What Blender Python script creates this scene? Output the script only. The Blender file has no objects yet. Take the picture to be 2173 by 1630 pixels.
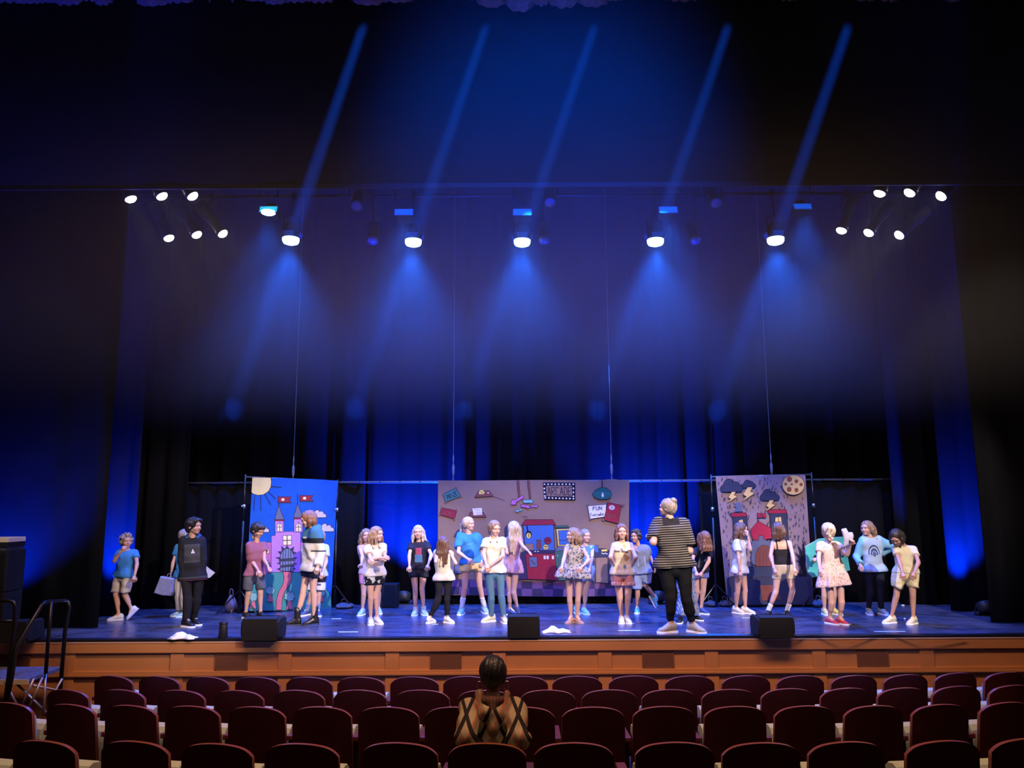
import bpy, bmesh, math, random
import numpy as np
from mathutils import Vector, Matrix
random.seed(7)
rng = np.random.default_rng(7)
SC = bpy.context.scene
COL = SC.collection
# ------------------------------------------------------------------ camera
FPX, CX, CY = 1631.0, 1086.5, 815.0
PITCH, ROLL = math.radians(8.77), 0.0055
EYE = Vector((0, 0, 2.6))
STAGE_Z = 1.0
CAMROT = Matrix.Rotation(math.pi/2 + PITCH, 3, 'X') @ Matrix.Rotation(-ROLL, 3, 'Z')
cam_d = bpy.data.cameras.new('camera')
cam_d.sensor_fit = 'HORIZONTAL'; cam_d.sensor_width = 36.0
cam_d.lens = FPX/2173*36.0; cam_d.clip_end = 200
cam = bpy.data.objects.new('camera', cam_d); COL.objects.link(cam)
cam.matrix_world = Matrix.Translation(EYE) @ CAMROT.to_4x4()
SC.camera = cam
def ray(px, py):
    return CAMROT @ Vector(((px-CX)/FPX, -(py-CY)/FPX, -1.0))
def at(px, py, Y):
    d = ray(px, py); return EYE + d*(Y/d.y)
def onz(px, py, z=STAGE_Z):
    d = ray(px, py); return EYE + d*((z-EYE.z)/d.z)
# ------------------------------------------------------------------ view, world
vs = SC.view_settings
SC.display_settings.display_device = 'sRGB'
vs.view_transform = 'Standard'; vs.look = 'None'; vs.gamma = 1.0; vs.use_curve_mapping = False
vs.exposure = 0.0
w = bpy.data.worlds.new('dark_hall'); SC.world = w; w.use_nodes = True
w.node_tree.nodes['Background'].inputs[0].default_value = (0.05, 0.05, 0.08, 1)
w.node_tree.nodes['Background'].inputs[1].default_value = 0.02
SC.cycles.use_denoising = True
SC.cycles.max_bounces = 6; SC.cycles.diffuse_bounces = 2; SC.cycles.glossy_bounces = 3
SC.cycles.volume_bounces = 0; SC.cycles.transparent_max_bounces = 8
SC.cycles.sample_clamp_indirect = 4.0
# ------------------------------------------------------------------ lights
def aim(o, loc, tgt):
    o.location = loc
    o.rotation_euler = (Vector(tgt)-Vector(loc)).to_track_quat('-Z', 'Y').to_euler()
def spot(name, loc, tgt, energy, color, deg, blend=0.5, radius=0.05):
    l = bpy.data.lights.new(name, 'SPOT'); l.energy = energy; l.color = color
    l.spot_size = math.radians(deg); l.spot_blend = blend; l.shadow_soft_size = radius
    o = bpy.data.objects.new(name, l); COL.objects.link(o); aim(o, loc, tgt); return o
def area(name, loc, tgt, energy, color, sx, sy, spread=100):
    l = bpy.data.lights.new(name, 'AREA'); l.shape = 'RECTANGLE'; l.size = sx; l.size_y = sy
    l.energy = energy; l.color = color; l.spread = math.radians(spread)
    o = bpy.data.objects.new(name, l); COL.objects.link(o); aim(o, loc, tgt); return o
WHITE = (1.0, 0.86, 0.78)
BLUE = (0.0, 0.03, 1.0)
WASH = (0.01, 0.13, 1.0)
# front-of-house keys on the catwalk above the audience
for tx in (-5.0, -2.5, 0.0, 2.5, 5.0):
    spot('key_light', (5.6, 0.4, 9.0), (tx+0.3, 11.5, 1.7), 6300, WHITE, 16, 0.55, 0.07)
    spot('key_light', (-5.6, 0.4, 9.0), (tx-0.3, 11.5, 1.7), 1400, (0.60, 0.74, 1.0), 16, 0.55, 0.07)
# house lights over the seats (warm, dim) and over the orchestra aisle
area('house_light', (0.0, 5.2, 8.2), (0, 8.4, 0), 340, (1.0, 0.55, 0.32), 9, 1.0)
area('house_light', (0.0, 1.5, 8.5), (0, 5.0, 0.5), 42, (1.0, 0.72, 0.6), 9, 1.0, 160)
# blue downlights on the second electric (the fixtures are built below)
B2 = [(617, 512), (877, 516), (1108, 516), (1391, 515), (1646, 512)]
B1 = [(570, 445), (857, 451), (1108, 451), (1418, 446), (1703, 439)]
for p in B2:
    L = at(p[0], p[1], 11.35)
    spot('blue_downlight', L + Vector((0, 0, -0.10)), L + Vector((0, -0.35, -4.6)), 2200, WASH, 88, 0.9, 0.10)
for p in B1:
    L = at(p[0], p[1], 10.15)
    spot('blue_downlight', L + Vector((0, 0, -0.10)), L + Vector((0, 0.25, -4.6)), 1000, WASH, 76, 0.9, 0.10)
# white side clusters
WL = [(277, 421, 10.15), (343, 415, 10.15), (408, 415, 10.15), (358, 504, 11.35), (417, 497, 11.35), (472, 495, 11.35)]
WR = [(1867, 409, 10.15), (1931, 408, 10.15), (1998, 415, 10.15), (1786, 488, 11.35), (1844, 493, 11.35), (1909, 498, 11.35)]
WAIM = {}
for k, p in enumerate(WL + WR):
    s = 1 if k < 6 else -1
    t = Vector((s*(-2.6 + 1.3*(k % 3)), 10.6 + 0.5*(k % 6 >= 3), 1.2))
    WAIM[k] = t
    L = at(*p); d = (t-L).normalized()
    spot('side_light', L + d*0.10, t, 45, (0.92, 0.92, 1.0), 38, 0.5, 0.06)
# LED uplights on the stage floor
def uplight(px, py, tgt, energy, deg):
    L = onz(px, py) + Vector((0, 0, 0.24))
    spot('led_uplight', L, tgt, energy, BLUE, deg, 0.9, 0.05)
    return L
for px in (857, 1396):
    L = onz(px, 1282); spot('led_uplight', (L.x, 12.72, 1.22), (L.x, 13.3, 2.7), 9000, BLUE, 88, 1.0, 0.05)
def up2(x, Y, tx, ty, tz, e, deg): spot('led_uplight', (x, Y, 1.22), (tx, ty, tz), e, BLUE, deg, 1.0, 0.05)
x = onz(8, 1330).x; up2(x, 9.98, x+0.28, 10.4, 2.5, 1500, 85)
x = onz(214, 1322).x; up2(x-0.12, 11.22, x-0.05, 11.62, 2.9, 3000, 76)
x = onz(2098, 1312).x; up2(x-0.02, 11.22, x+0.05, 11.62, 2.9, 3000, 76)
up2(8.4, 9.75, 8.5, 10.38, 2.7, 200, 85)
# added unseen blue spot for the veil over the border, drapes and floor
spot('veil_fill_light', (0.3, 1.0, 9.2), (0.5, 11.5, 6.3), 9000, (0.0, 0.085, 1.0), 37, 1.0, 0.2)
# added narrow blue spots; their beams imitate lens streaks under the border
for lx in (617, 877, 1108, 1391, 1646):
    A = at(lx + 0.318*(512-445), 445, 9.99); B = at(lx + 0.345*(512-855), 855, 13.2)
    d = (A-B).normalized(); S = A + d*6.0
    spot('lens_streak_spot', S, B, 88000, (0.005, 0.10, 1.0), 2.3, 1.0, 0.02)
# ------------------------------------------------------------------ materials
def mat(name, col, rough=0.6, metal=0.0, spec=0.3, var=0.0, vscale=8.0, bump=0.0, bscale=40.0, emit=None, estr=0.0, sheen=0.0):
    m = bpy.data.materials.new(name); m.use_nodes = True
    nt = m.node_tree; b = nt.nodes['Principled BSDF']
    b.inputs['Base Color'].default_value = (*col, 1)
    b.inputs['Roughness'].default_value = rough; b.inputs['Metallic'].default_value = metal
    b.inputs['Specular IOR Level'].default_value = spec
    if var > 0:
        tc = nt.nodes.new('ShaderNodeTexCoord'); n = nt.nodes.new('ShaderNodeTexNoise')
        n.inputs['Scale'].default_value = vscale; n.inputs['Detail'].default_value = 4
        nt.links.new(tc.outputs['Object'], n.inputs['Vector'])
        mx = nt.nodes.new('ShaderNodeMix'); mx.data_type = 'RGBA'
        mx.inputs[6].default_value = (*[c*(1-var) for c in col], 1)
        mx.inputs[7].default_value = (*[min(1, c*(1+var)) for c in col], 1)
        nt.links.new(n.outputs['Fac'], mx.inputs[0]); nt.links.new(mx.outputs[2], b.inputs['Base Color'])
    if bump > 0:
        tc = nt.nodes.new('ShaderNodeTexCoord'); n = nt.nodes.new('ShaderNodeTexNoise')
        n.inputs['Scale'].default_value = bscale; n.inputs['Detail'].default_value = 3
        nt.links.new(tc.outputs['Object'], n.inputs['Vector'])
        bp = nt.nodes.new('ShaderNodeBump'); bp.inputs['Strength'].default_value = bump; bp.inputs['Distance'].default_value = 0.02
        nt.links.new(n.outputs['Fac'], bp.inputs['Height']); nt.links.new(bp.outputs['Normal'], b.inputs['Normal'])
    if emit:
        b.inputs['Emission Color'].default_value = (*emit, 1); b.inputs['Emission Strength'].default_value = estr
    if sheen > 0:
        b.inputs['Sheen Weight'].default_value = sheen
    return m
# ------------------------------------------------------------------ object helpers
def tag(o, label=None, cat=None, group=None, kind=None):
    if label: o['label'] = label
    if cat: o['category'] = cat
    if group: o['group'] = group
    if kind: o['kind'] = kind
    return o
def empty(name, loc, label, cat, group=None, rz=0.0):
    o = bpy.data.objects.new(name, None); COL.objects.link(o); o.location = loc; o.rotation_euler = (0, 0, rz)
    o.empty_display_size = 0.1
    return tag(o, label, cat, group)
def inv_parent(o, parent):
    """parent keeping world coordinates of mesh data given in world space"""
    o.parent = parent
    o.matrix_parent_inverse = Matrix.LocRotScale(parent.location, parent.rotation_euler, None).inverted()
def mesh(name, verts, faces, mats, parent=None, smooth=False, midx=None, world=False):
    me = bpy.data.meshes.new(name)
    me.from_pydata([tuple(v) for v in verts], [], [tuple(f) for f in faces])
    for m in (mats if isinstance(mats, (list, tuple)) else [mats]): me.materials.append(m)
    if midx is not None: me.polygons.foreach_set('material_index', list(midx))
    if smooth: me.polygons.foreach_set('use_smooth', [True]*len(me.polygons))
    me.update()
    o = bpy.data.objects.new(name, me); COL.objects.link(o)
    if parent is not None:
        if world: inv_parent(o, parent)
        else: o.parent = parent
    return o
class MB:
    """collects shapes into one mesh"""
    def __init__(s): s.v = []; s.f = []; s.m = []
    def add(s, v, f, mi=0):
        n = len(s.v); s.v += [tuple(p) for p in v]; s.f += [tuple(i+n for i in q) for q in f]; s.m += [mi]*len(f); return s
    def box(s, lo, hi, mi=0, M=None, bev=0.0):
        if bev > 0:
            bm = bmesh.new(); bmesh.ops.create_cube(bm, size=1.0)
            c = [(a+b)/2 for a, b in zip(lo, hi)]; d = [b-a for a, b in zip(lo, hi)]
            for v in bm.verts: v.co = Vector((c[i]+v.co[i]*d[i] for i in range(3)))
            bmesh.ops.bevel(bm, geom=bm.edges[:], offset=bev, segments=2, affect='EDGES', profile=0.6)
            bm.verts.index_update()
            v = [x.co.copy() for x in bm.verts]; f = [[q.index for q in p.verts] for p in bm.faces]; bm.free()
        else:
            x0, y0, z0 = lo; x1, y1, z1 = hi
            v = [Vector(p) for p in ((x0,y0,z0),(x1,y0,z0),(x1,y1,z0),(x0,y1,z0),(x0,y0,z1),(x1,y0,z1),(x1,y1,z1),(x0,y1,z1))]
            f = [(3,2,1,0),(4,5,6,7),(0,1,5,4),(1,2,6,5),(2,3,7,6),(3,0,4,7)]
        if M is not None: v = [M @ Vector(p) for p in v]
        return s.add(v, f, mi)
    def tube(s, pts, r, n=8, mi=0, cap=True):
        pts = [Vector(p) for p in pts]; k = len(pts)
        rs = r if isinstance(r, (list, tuple)) else [r]*k
        v = []; f = []
        up = None
        for i, p in enumerate(pts):
            t = (pts[min(i+1, k-1)] - pts[max(i-1, 0)]).normalized()
            if up is None:
                up = Vector((0, 0, 1)) if abs(t.z) < 0.9 else Vector((1, 0, 0))
            a = t.cross(up)
            a.normalize(); b = a.cross(t).normalized(); up = b
            for j in range(n):
                q = 2*math.pi*j/n
                v.append(p + (a*math.cos(q) + b*math.sin(q))*rs[i])
        for i in range(k-1):
            for j in range(n):
                f.append((i*n+j, i*n+(j+1) % n, (i+1)*n+(j+1) % n, (i+1)*n+j))
        if cap: f.append(tuple(range(n))[::-1]); f.append(tuple((k-1)*n+j for j in range(n)))
        return s.add(v, f, mi)
    def lathe(s, prof, n=20, mi=0, M=None):
        """prof: list of (radius, height) about local z"""
        v = []; f = []
        for r, z in prof:
            for j in range(n):
                q = 2*math.pi*j/n; v.append(Vector((r*math.cos(q), r*math.sin(q), z)))
        for i in range(len(prof)-1):
            for j in range(n): f.append((i*n+j, i*n+(j+1) % n, (i+1)*n+(j+1) % n, (i+1)*n+j))
        f.append(tuple(range(n))[::-1]); f.append(tuple((len(prof)-1)*n+j for j in range(n)))
        if M is not None: v = [M @ p for p in v]
        return s.add(v, f, mi)
    def build(s, name, mats, parent=None, smooth=False, world=False):
        o = mesh(name, s.v, s.f, mats, parent, smooth, s.m if isinstance(mats, (list, tuple)) else None, world)
        return o
def dirM(loc, d):
    """matrix whose local -z... +z axis follows d"""
    return Matrix.Translation(Vector(loc)) @ Vector(d).to_track_quat('Z', 'Y').to_matrix().to_4x4()
def copy_tree(o, parent=None):
    c = o.copy(); COL.objects.link(c)
    if parent is not None: c.parent = parent
    for ch in [k for k in o.children]: copy_tree(ch, c)
    return c
# ================================================================== SETTING
M_velvet = mat('black_velvet', (0.006, 0.006, 0.007), 0.95, spec=0.05, var=0.25, vscale=3)
M_border = mat('border_cloth', (0.024, 0.024, 0.024), 0.95, spec=0.05, var=0.2, vscale=2)
M_back = mat('traveler_cloth', (0.0048, 0.0048, 0.0062), 0.95, spec=0.05, var=0.2, vscale=3)
M_festoon = mat('house_curtain_cloth', (0.50, 0.33, 0.33), 0.8, spec=0.2, var=0.4, vscale=25, bump=0.3, bscale=60)
M_wood = mat('apron_wood', (0.50, 0.215, 0.085), 0.45, spec=0.35, var=0.12, vscale=2.5)
M_vent = mat('vent_brown', (0.20, 0.085, 0.055), 0.6, spec=0.2)
M_black = mat('black_plastic', (0.012, 0.012, 0.013), 0.5, spec=0.3)
M_metal = mat('black_metal', (0.02, 0.02, 0.022), 0.35, metal=0.6, spec=0.5)
M_steel = mat('grey_steel', (0.45, 0.45, 0.47), 0.35, metal=0.9)
M_carpet = mat('aisle_carpet', (0.05, 0.018, 0.016), 0.95, spec=0.05, var=0.4, vscale=60)

# stage floor: black dance floor, satin, scuffed
M_floor = mat('dance_floor', (0.030, 0.032, 0.040), 0.26, spec=0.55)
nt = M_floor.node_tree; b = nt.nodes['Principled BSDF']
tc = nt.nodes.new('ShaderNodeTexCoord'); mp = nt.nodes.new('ShaderNodeMapping'); mp.inputs['Scale'].default_value = (1.0, 2.2, 1)
n1 = nt.nodes.new('ShaderNodeTexNoise'); n1.inputs['Scale'].default_value = 2.2; n1.inputs['Detail'].default_value = 8; n1.inputs['Roughness'].default_value = 0.65
nt.links.new(tc.outputs['Object'], mp.inputs['Vector']); nt.links.new(mp.outputs['Vector'], n1.inputs['Vector'])
mr = nt.nodes.new('ShaderNodeMapRange'); mr.inputs['From Min'].default_value = 0.3; mr.inputs['From Max'].default_value = 0.75
mr.inputs['To Min'].default_value = 0.20; mr.inputs['To Max'].default_value = 0.40
nt.links.new(n1.outputs['Fac'], mr.inputs['Value']); nt.links.new(mr.outputs['Result'], b.inputs['Roughness'])
cr = nt.nodes.new('ShaderNodeValToRGB'); cr.color_ramp.elements[0].position = 0.35; cr.color_ramp.elements[1].position = 0.72
cr.color_ramp.elements[0].color = (0.030, 0.034, 0.060, 1); cr.color_ramp.elements[1].color = (0.075, 0.083, 0.13, 1)
nt.links.new(n1.outputs['Fac'], cr.inputs['Fac']); nt.links.new(cr.outputs['Color'], b.inputs['Base Color'])

YF = onz(1086, 1352).y            # front lip of the stage
st = MB(); st.box((-9, YF, STAGE_Z-0.06), (9, 14.4, STAGE_Z)); o = st.build('stage_floor', M_floor); tag(o, kind='structure')
# the dark rubber lip and slightly wavy edge of the dance floor
M_lip = mat('stage_lip_black', (0.008, 0.008, 0.01), 0.4, spec=0.4)
lip = MB(); lip.box((-9, YF-0.03, at(1086, 1360, YF-0.02).z+0.012), (9, YF+0.02, STAGE_Z+0.003)); o = lip.build('trim_1', M_lip); tag(o, kind='structure')
v = []; f = []
for i in range(181):
    x = -9+i*0.1; e = 0.05+0.015*math.sin(x*2.1)+0.012*math.sin(x*5.3+1)
    h = 0.004+0.012*max(0, math.sin(x*2.9+0.6))*max(0, math.sin(x*0.7))
    v += [(x, YF+0.015, STAGE_Z+0.002), (x, YF+e, STAGE_Z+0.004+h), (x, YF+e+0.03, STAGE_Z+0.001)]
    if i: a = 3*(i-1); f += [(a, a+3, a+4, a+1), (a+1, a+4, a+5, a+2)]
o = mesh('trim_2', v, f, M_lip); tag(o, kind='structure')

# apron front: wall with rails, stiles, recessed panels and vents
AY = YF - 0.02
zt = at(1086, 1360, AY).z; z1 = at(1086, 1381, AY).z; z2 = at(1086, 1420, AY).z; z3 = at(1086, 1431, AY).z
ap = bpy.data.objects.new('wall_apron', None); COL.objects.link(ap); tag(ap, kind='structure')
mb = MB(); mb.box((-9, AY+0.03, -1.2), (9, AY+0.06, zt)); mb.build('backing', M_wood, ap)
mb = MB(); mb.box((-9, AY-0.03, z1), (9, AY+0.03, zt), bev=0.006); mb.build('top_rail', M_wood, ap)
mb = MB(); mb.box((-9, AY-0.035, zt-0.002), (9, AY+0.04, zt+0.012), bev=0.004); mb.build('nosing', mat('nosing_wood', (0.55, 0.30, 0.14), 0.3, spec=0.5), ap)
mb = MB(); mb.box((-9, AY-0.035, z3), (9, AY+0.03, z3+(z2-z3)*0.5), bev=0.005); mb.box((-9, AY-0.022, z3+(z2-z3)*0.5), (9, AY+0.03, z2), bev=0.005); mb.build('chair_rail', M_wood, ap)
PAN = [(-76, 160-30), (160, 362), (390, 591), (619, 818), (847, 1045), (1073, 1269), (1298, 1496), (1524, 1724), (1752, 1953), (1982, 2180)]
PAN[0] = (-70, 132)
VENT = {0: (0, 64), 2: (457, 526), 4: (913, 979), 6: (1363, 1430), 8: (1819, 1885)}
xs = lambda p: at(p, 1400, AY).x
pan_mesh = None
for k, (a, b_) in enumerate(PAN):
    xa, xb = xs(a), xs(b_)
    for (zl, zh) in ((z2, z1), (-0.3, z3)):
        mb = MB(); mb.box((xa, AY+0.008, zl), (xb, AY+0.03, zh)); mb.build('panel', M_wood, ap)
    if k in VENT:
        va, vb = xs(VENT[k][0]), xs(VENT[k][1]); vt = at(1086, 1384, AY).z; vbm = at(1086, 1419, AY).z
        mb = MB(); mb.box((va, AY-0.004, vbm), (vb, AY+0.02, vt)); fr = mb.build('vent', M_vent, ap)
        g = MB(); nn = 26
        for q in range(nn):
            zq = vbm+0.01+(vt-vbm-0.02)*(q+0.5)/nn
            g.box((va+0.012, AY-0.007, zq-0.0022), (vb-0.012, AY-0.004, zq+0.0022))
        g.box((va, AY-0.012, vbm), (va+0.01, AY-0.004, vt)); g.box((vb-0.01, AY-0.012, vbm), (vb, AY-0.004, vt))
        g.box((va, AY-0.012, vt-0.01), (vb, AY-0.004, vt)); g.box((va, AY-0.012, vbm), (vb, AY-0.004, vbm+0.01))
        g.build('grille', M_vent, fr)
    nxt = PAN[k+1][0] if k+1 < len(PAN) else None
    if nxt:
        xc, xd = xs(b_), xs(nxt)
        for (zl, zh) in ((z2, z1), (-0.3, z3)):
            mb = MB(); mb.box((xc, AY-0.012, zl), (xd, AY+0.03, zh), bev=0.004); mb.build('stile', M_wood, ap)

# house floor: sloped
ROWS = [
 (8.0, [(250.6,1432),(346.6,1433),(448.5,1434),(553,1434.5),(662,1434.5),(770.6,1434.5),(883,1434),(995,1433),(1111,1433),(1224.7,1432.5),(1343,1432),(1461,1432),(1579,1431.5),(1693,1431.5),(1805.6,1431),(1914,1429.6),(2019,1426),(2122,1424.7)]),
 (7.2, [(155,1461),(270,1461),(393,1462),(514,1462.5),(640,1462),(769,1461.5),(899.5,1461.5),(1031,1462),(1163,1461.5),(1292.6,1461),(1418,1460.5),(1543.5,1460),(1667,1458.5),(1790,1457.5),(1907.7,1457),(2020.6,1453.5),(2137,1451.5)]),
 (6.4, [(34,1488),(162,1491.5),(288,1493.6),(417,1495),(552,1496.5),(689,1496.5),(829,1497),(970,1497),(1112,1497),(1258.5,1497),(1407,1495.6),(1556,1495.5),(1702,1494.5),(1846.5,1494),(1986,1491.5),(2125,1487)]),
 (5.13,[(-58,1566),(108,1567),(298,1568),(470,1573),(647.5,1573),(852,1571),(1036,1572),(1218,1571),(1429,1570),(1610,1571),(1789,1569),(1991,1567),(2165,1562)]),
]
SEAT_H = 0.88
def row_pt(Dc, px, py):
    Y = Dc
    for _ in range(12):
        P = at(px, py, Y); Y = Dc + (P.x-0.85)**2/(2*19.0)
    P = at(px, py, Y); return P, math.atan2(P.x-0.85, 19.0)
prof = []
for Dc, L in ROWS[::-1]:
    P, _ = row_pt(Dc, *L[len(L)//2]); prof.append((P.y, P.z-SEAT_H))
prof = [(-3.0, prof[0][1]+0.55), (3.0, prof[0][1]+0.22)] + prof + [(8.9, prof[-1][1]-0.10), (YF+0.1, prof[-1][1]-0.10)]
v = []; f = []
for i, (y, z) in enumerate(prof):
    v += [(-9, y, z-0.05), (9, y, z-0.05)]
    if i: f.append((2*i-2, 2*i-1, 2*i+1, 2*i))
o = mesh('floor', v, f, M_carpet); tag(o, kind='structure')

# ------------------------------------------------------------------ curtains
def curtain(name, x0, x1, Y, z0, z1, m, amp=0.05, wl=0.32, th=0.012, wob=0.3, nz=2, seed=0, bottom=None, ytilt=0.0):
    r = random.Random(seed); n = max(8, int((x1-x0)/wl*10)); ph = r.random()*6
    v = []; f = []; rings = nz+1
    prof = []
    for i in range(n+1):
        x = x0+(x1-x0)*i/n; q = 2*math.pi*(x/wl) + ph + 1.3*math.sin(x*1.7+ph) + wob*math.sin(x*4.1+ph*2)
        y = Y + ytilt*(x-x0) + amp*(math.sin(q)+0.35*math.sin(2.1*q+1))*(0.75+0.35*math.sin(x*2.3+ph))
        prof.append((x, y))
    for s in (0, 1):
        for j in range(rings):
            t = j/(rings-1)
            for i, (x, y) in enumerate(prof):
                z = z0+(z1-z0)*t
                if bottom and j == 0: z += bottom(x)
                sc = 1.0 - 0.25*t
                v.append((x, Y + ytilt*(x-x0) + (y-Y-ytilt*(x-x0))*sc + (th if s else 0), z))
    N = n+1
    for s in (0, 1):
        o_ = s*rings*N
        for j in range(rings-1):
            for i in range(n):
                a = o_+j*N+i; q = (a, a+1, a+1+N, a+N); f.append(q if s == 0 else q[::-1])
    B = rings*N
    for i in range(n):
        f.append((i, B+i, B+i+1, i+1))
        k = (rings-1)*N; f.append((k+i, k+i+1, B+k+i+1, B+k+i))
    for j in range(rings-1):
        a = j*N; f.append((a, a+N, B+a+N, B+a)); a = j*N+n; f.append((a, B+a, B+a+N, a+N))
    return mesh(name, v, f, m, smooth=True)
TOP = 10.4
xl1 = onz(206, 1334); xr1 = at(2108, 1326, xl1.y)
LEG_Y = xl1.y
o = curtain('leg_curtain', -9.5, xl1.x, LEG_Y, STAGE_Z+0.01, TOP, M_velvet, 0.03, 0.5, seed=1, nz=3)
tag(o, 'black masking leg curtain at the stage edge behind the portable steps', 'curtain')
o = curtain('leg_curtain', xr1.x, 9.5, LEG_Y, STAGE_Z+0.01, TOP, M_velvet, 0.03, 0.5, seed=2, nz=3)
tag(o, 'black masking leg curtain nearest the audience opposite the portable steps', 'curtain')
e = at(287, 1180, 11.55); o = curtain('leg_curtain', -9.0, e.x, 11.55, STAGE_Z+0.01, TOP, M_velvet, 0.05, 0.42, seed=3, nz=3)
tag(o, 'blue-lit leg curtain behind the boy in the blue tee', 'curtain')
e = at(2021, 1290, 11.55); o = curtain('leg_curtain', e.x, 9.0, 11.55, STAGE_Z+0.01, TOP, M_velvet, 0.05, 0.42, seed=4, nz=3)
tag(o, 'blue-lit leg curtain beyond the girl in yellow shorts', 'curtain')
e = at(399, 1018, 12.3); o = curtain('leg_curtain', -8.5, e.x, 12.3, STAGE_Z+0.01, TOP, M_velvet, 0.05, 0.36, seed=5, nz=3)
tag(o, 'dark leg curtain behind the boy in the black hoodie', 'curtain')
e = at(1897, 1110, 12.3); o = curtain('leg_curtain', e.x, 8.5, 12.3, STAGE_Z+0.01, TOP, M_velvet, 0.05, 0.36, seed=6, nz=3)
tag(o, 'dark leg curtain behind the girl in the pale blue hoodie', 'curtain')
o = curtain('back_curtain', -8.5, 8.5, 13.35, STAGE_Z+0.01, 10.2, M_back, 0.09, 0.52, seed=7, nz=3)
tag(o, 'pleated back curtain washed in deep blue light across the stage', 'curtain')
# hard border over the stage opening
zb = at(1086, 396, 9.95).z
o = curtain('border_curtain', -9.5, 9.5, 9.95, zb, 10.9, M_border, 0.008, 2.4, seed=8)
tag(o, 'flat black border hanging over the stage opening above the lamps', 'curtain')
hb = MB(); hb.box((-9.5, 9.935, zb-0.012), (9.5, 9.968, zb+0.05)); h = hb.build('hem', mat('hem_cloth', (0.035, 0.03, 0.05), 0.8), None); h.parent = o
# gathered hem of the raised house curtain: ruffled lobes along the top edge
def festoon():
    r = random.Random(11); v = []; f = []; W = 240; H = 7; Yc = 9.6
    lob = []
    x = -7.5
    while x < 7.6:
        wd = r.uniform(0.22, 0.45); big = 1.0 if -0.5 < x < 1.15 else 0.0
        lob.append((x, wd, r.uniform(-0.05, 0.09)+0.13*big)); x += wd*0.92
    base = at(1086, -2, Yc).z
    n = 0
    for (x, wd, drop) in lob:
        seg = 24
        for i in range(seg+1):
            u = i/seg
            ruff = max(0.0, math.sin(u*math.pi))**0.45
            for j in range(H):
                t = j/(H-1)
                zz = base + 0.5 - t*(0.5+drop*ruff) + 0.006*math.sin(u*17+x*9)*t
                yy = Yc - 0.12*ruff*math.sin(t*2.9) - 0.018*math.sin(u*20+x*5)*t + 0.10*max(0, t-0.8)
                v.append((x+wd*u+0.03*math.sin(t*9+x)*(1-abs(2*u-1)), yy, zz))
        for i in range(seg):
            for j in range(H-1):
                a = n+i*H+j; f.append((a, a+1, a+H+1, a+H))
        n += (seg+1)*H
    return v, f
v, f = festoon()
o = mesh('house_curtain', v, f, M_festoon, smooth=True)
sm = o.modifiers.new('thickness', 'SOLIDIFY'); sm.thickness = 0.012
tag(o, 'raised house curtain, its gathered ruffled hem along the top edge', 'curtain')

# side and back walls of the stage house (unlit)
M_wall = mat('stage_wall_paint', (0.015, 0.015, 0.017), 0.9, spec=0.1, var=0.2, vscale=2)
for nm, lo, hi in (('wall_left', (-9.7, 8.8, -1.2), (-9.5, 14.6, 11)), ('wall_right', (9.5, 8.8, -1.2), (9.7, 14.6, 11)), ('wall_back', (-9.7, 14.4, -1.2), (9.7, 14.6, 11)), ('ceiling', (-9.7, 8.8, 11.0), (9.7, 14.6, 11.15))):
    mb = MB(); mb.box(lo, hi); tag(mb.build(nm, M_wall), kind='structure')

# haze volume added around the border so the blue beams show
hz = MB(); hz.box((-9.4, 8.0, 3.0), (9.4, 13.2, 9.9)); o = hz.build('haze', M_wall)
o.data.materials.clear()
mh = bpy.data.materials.new('beam_haze'); mh.use_nodes = True; nt = mh.node_tree; nt.nodes.clear()
out = nt.nodes.new('ShaderNodeOutputMaterial'); vsn = nt.nodes.new('ShaderNodeVolumeScatter')
vsn.inputs['Color'].default_value = (0.9, 0.9, 0.9, 1); vsn.inputs['Anisotropy'].default_value = -0.4
ge = nt.nodes.new('ShaderNodeNewGeometry'); sx = nt.nodes.new('ShaderNodeSeparateXYZ'); mr = nt.nodes.new('ShaderNodeMapRange')
mr.interpolation_type = 'SMOOTHSTEP'
mr.inputs['From Min'].default_value = 3.5; mr.inputs['From Max'].default_value = 6.0
mr.inputs['To Min'].default_value = 0.0; mr.inputs['To Max'].default_value = 0.034
nt.links.new(ge.outputs['Position'], sx.inputs[0]); nt.links.new(sx.outputs['Z'], mr.inputs['Value']); nt.links.new(mr.outputs['Result'], vsn.inputs['Density'])
nt.links.new(vsn.outputs['Volume'], out.inputs['Volume'])
o.data.materials.append(mh); tag(o, 'added haze volume making the blue beams visible around the lighting battens', 'haze', kind='stuff')
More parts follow.
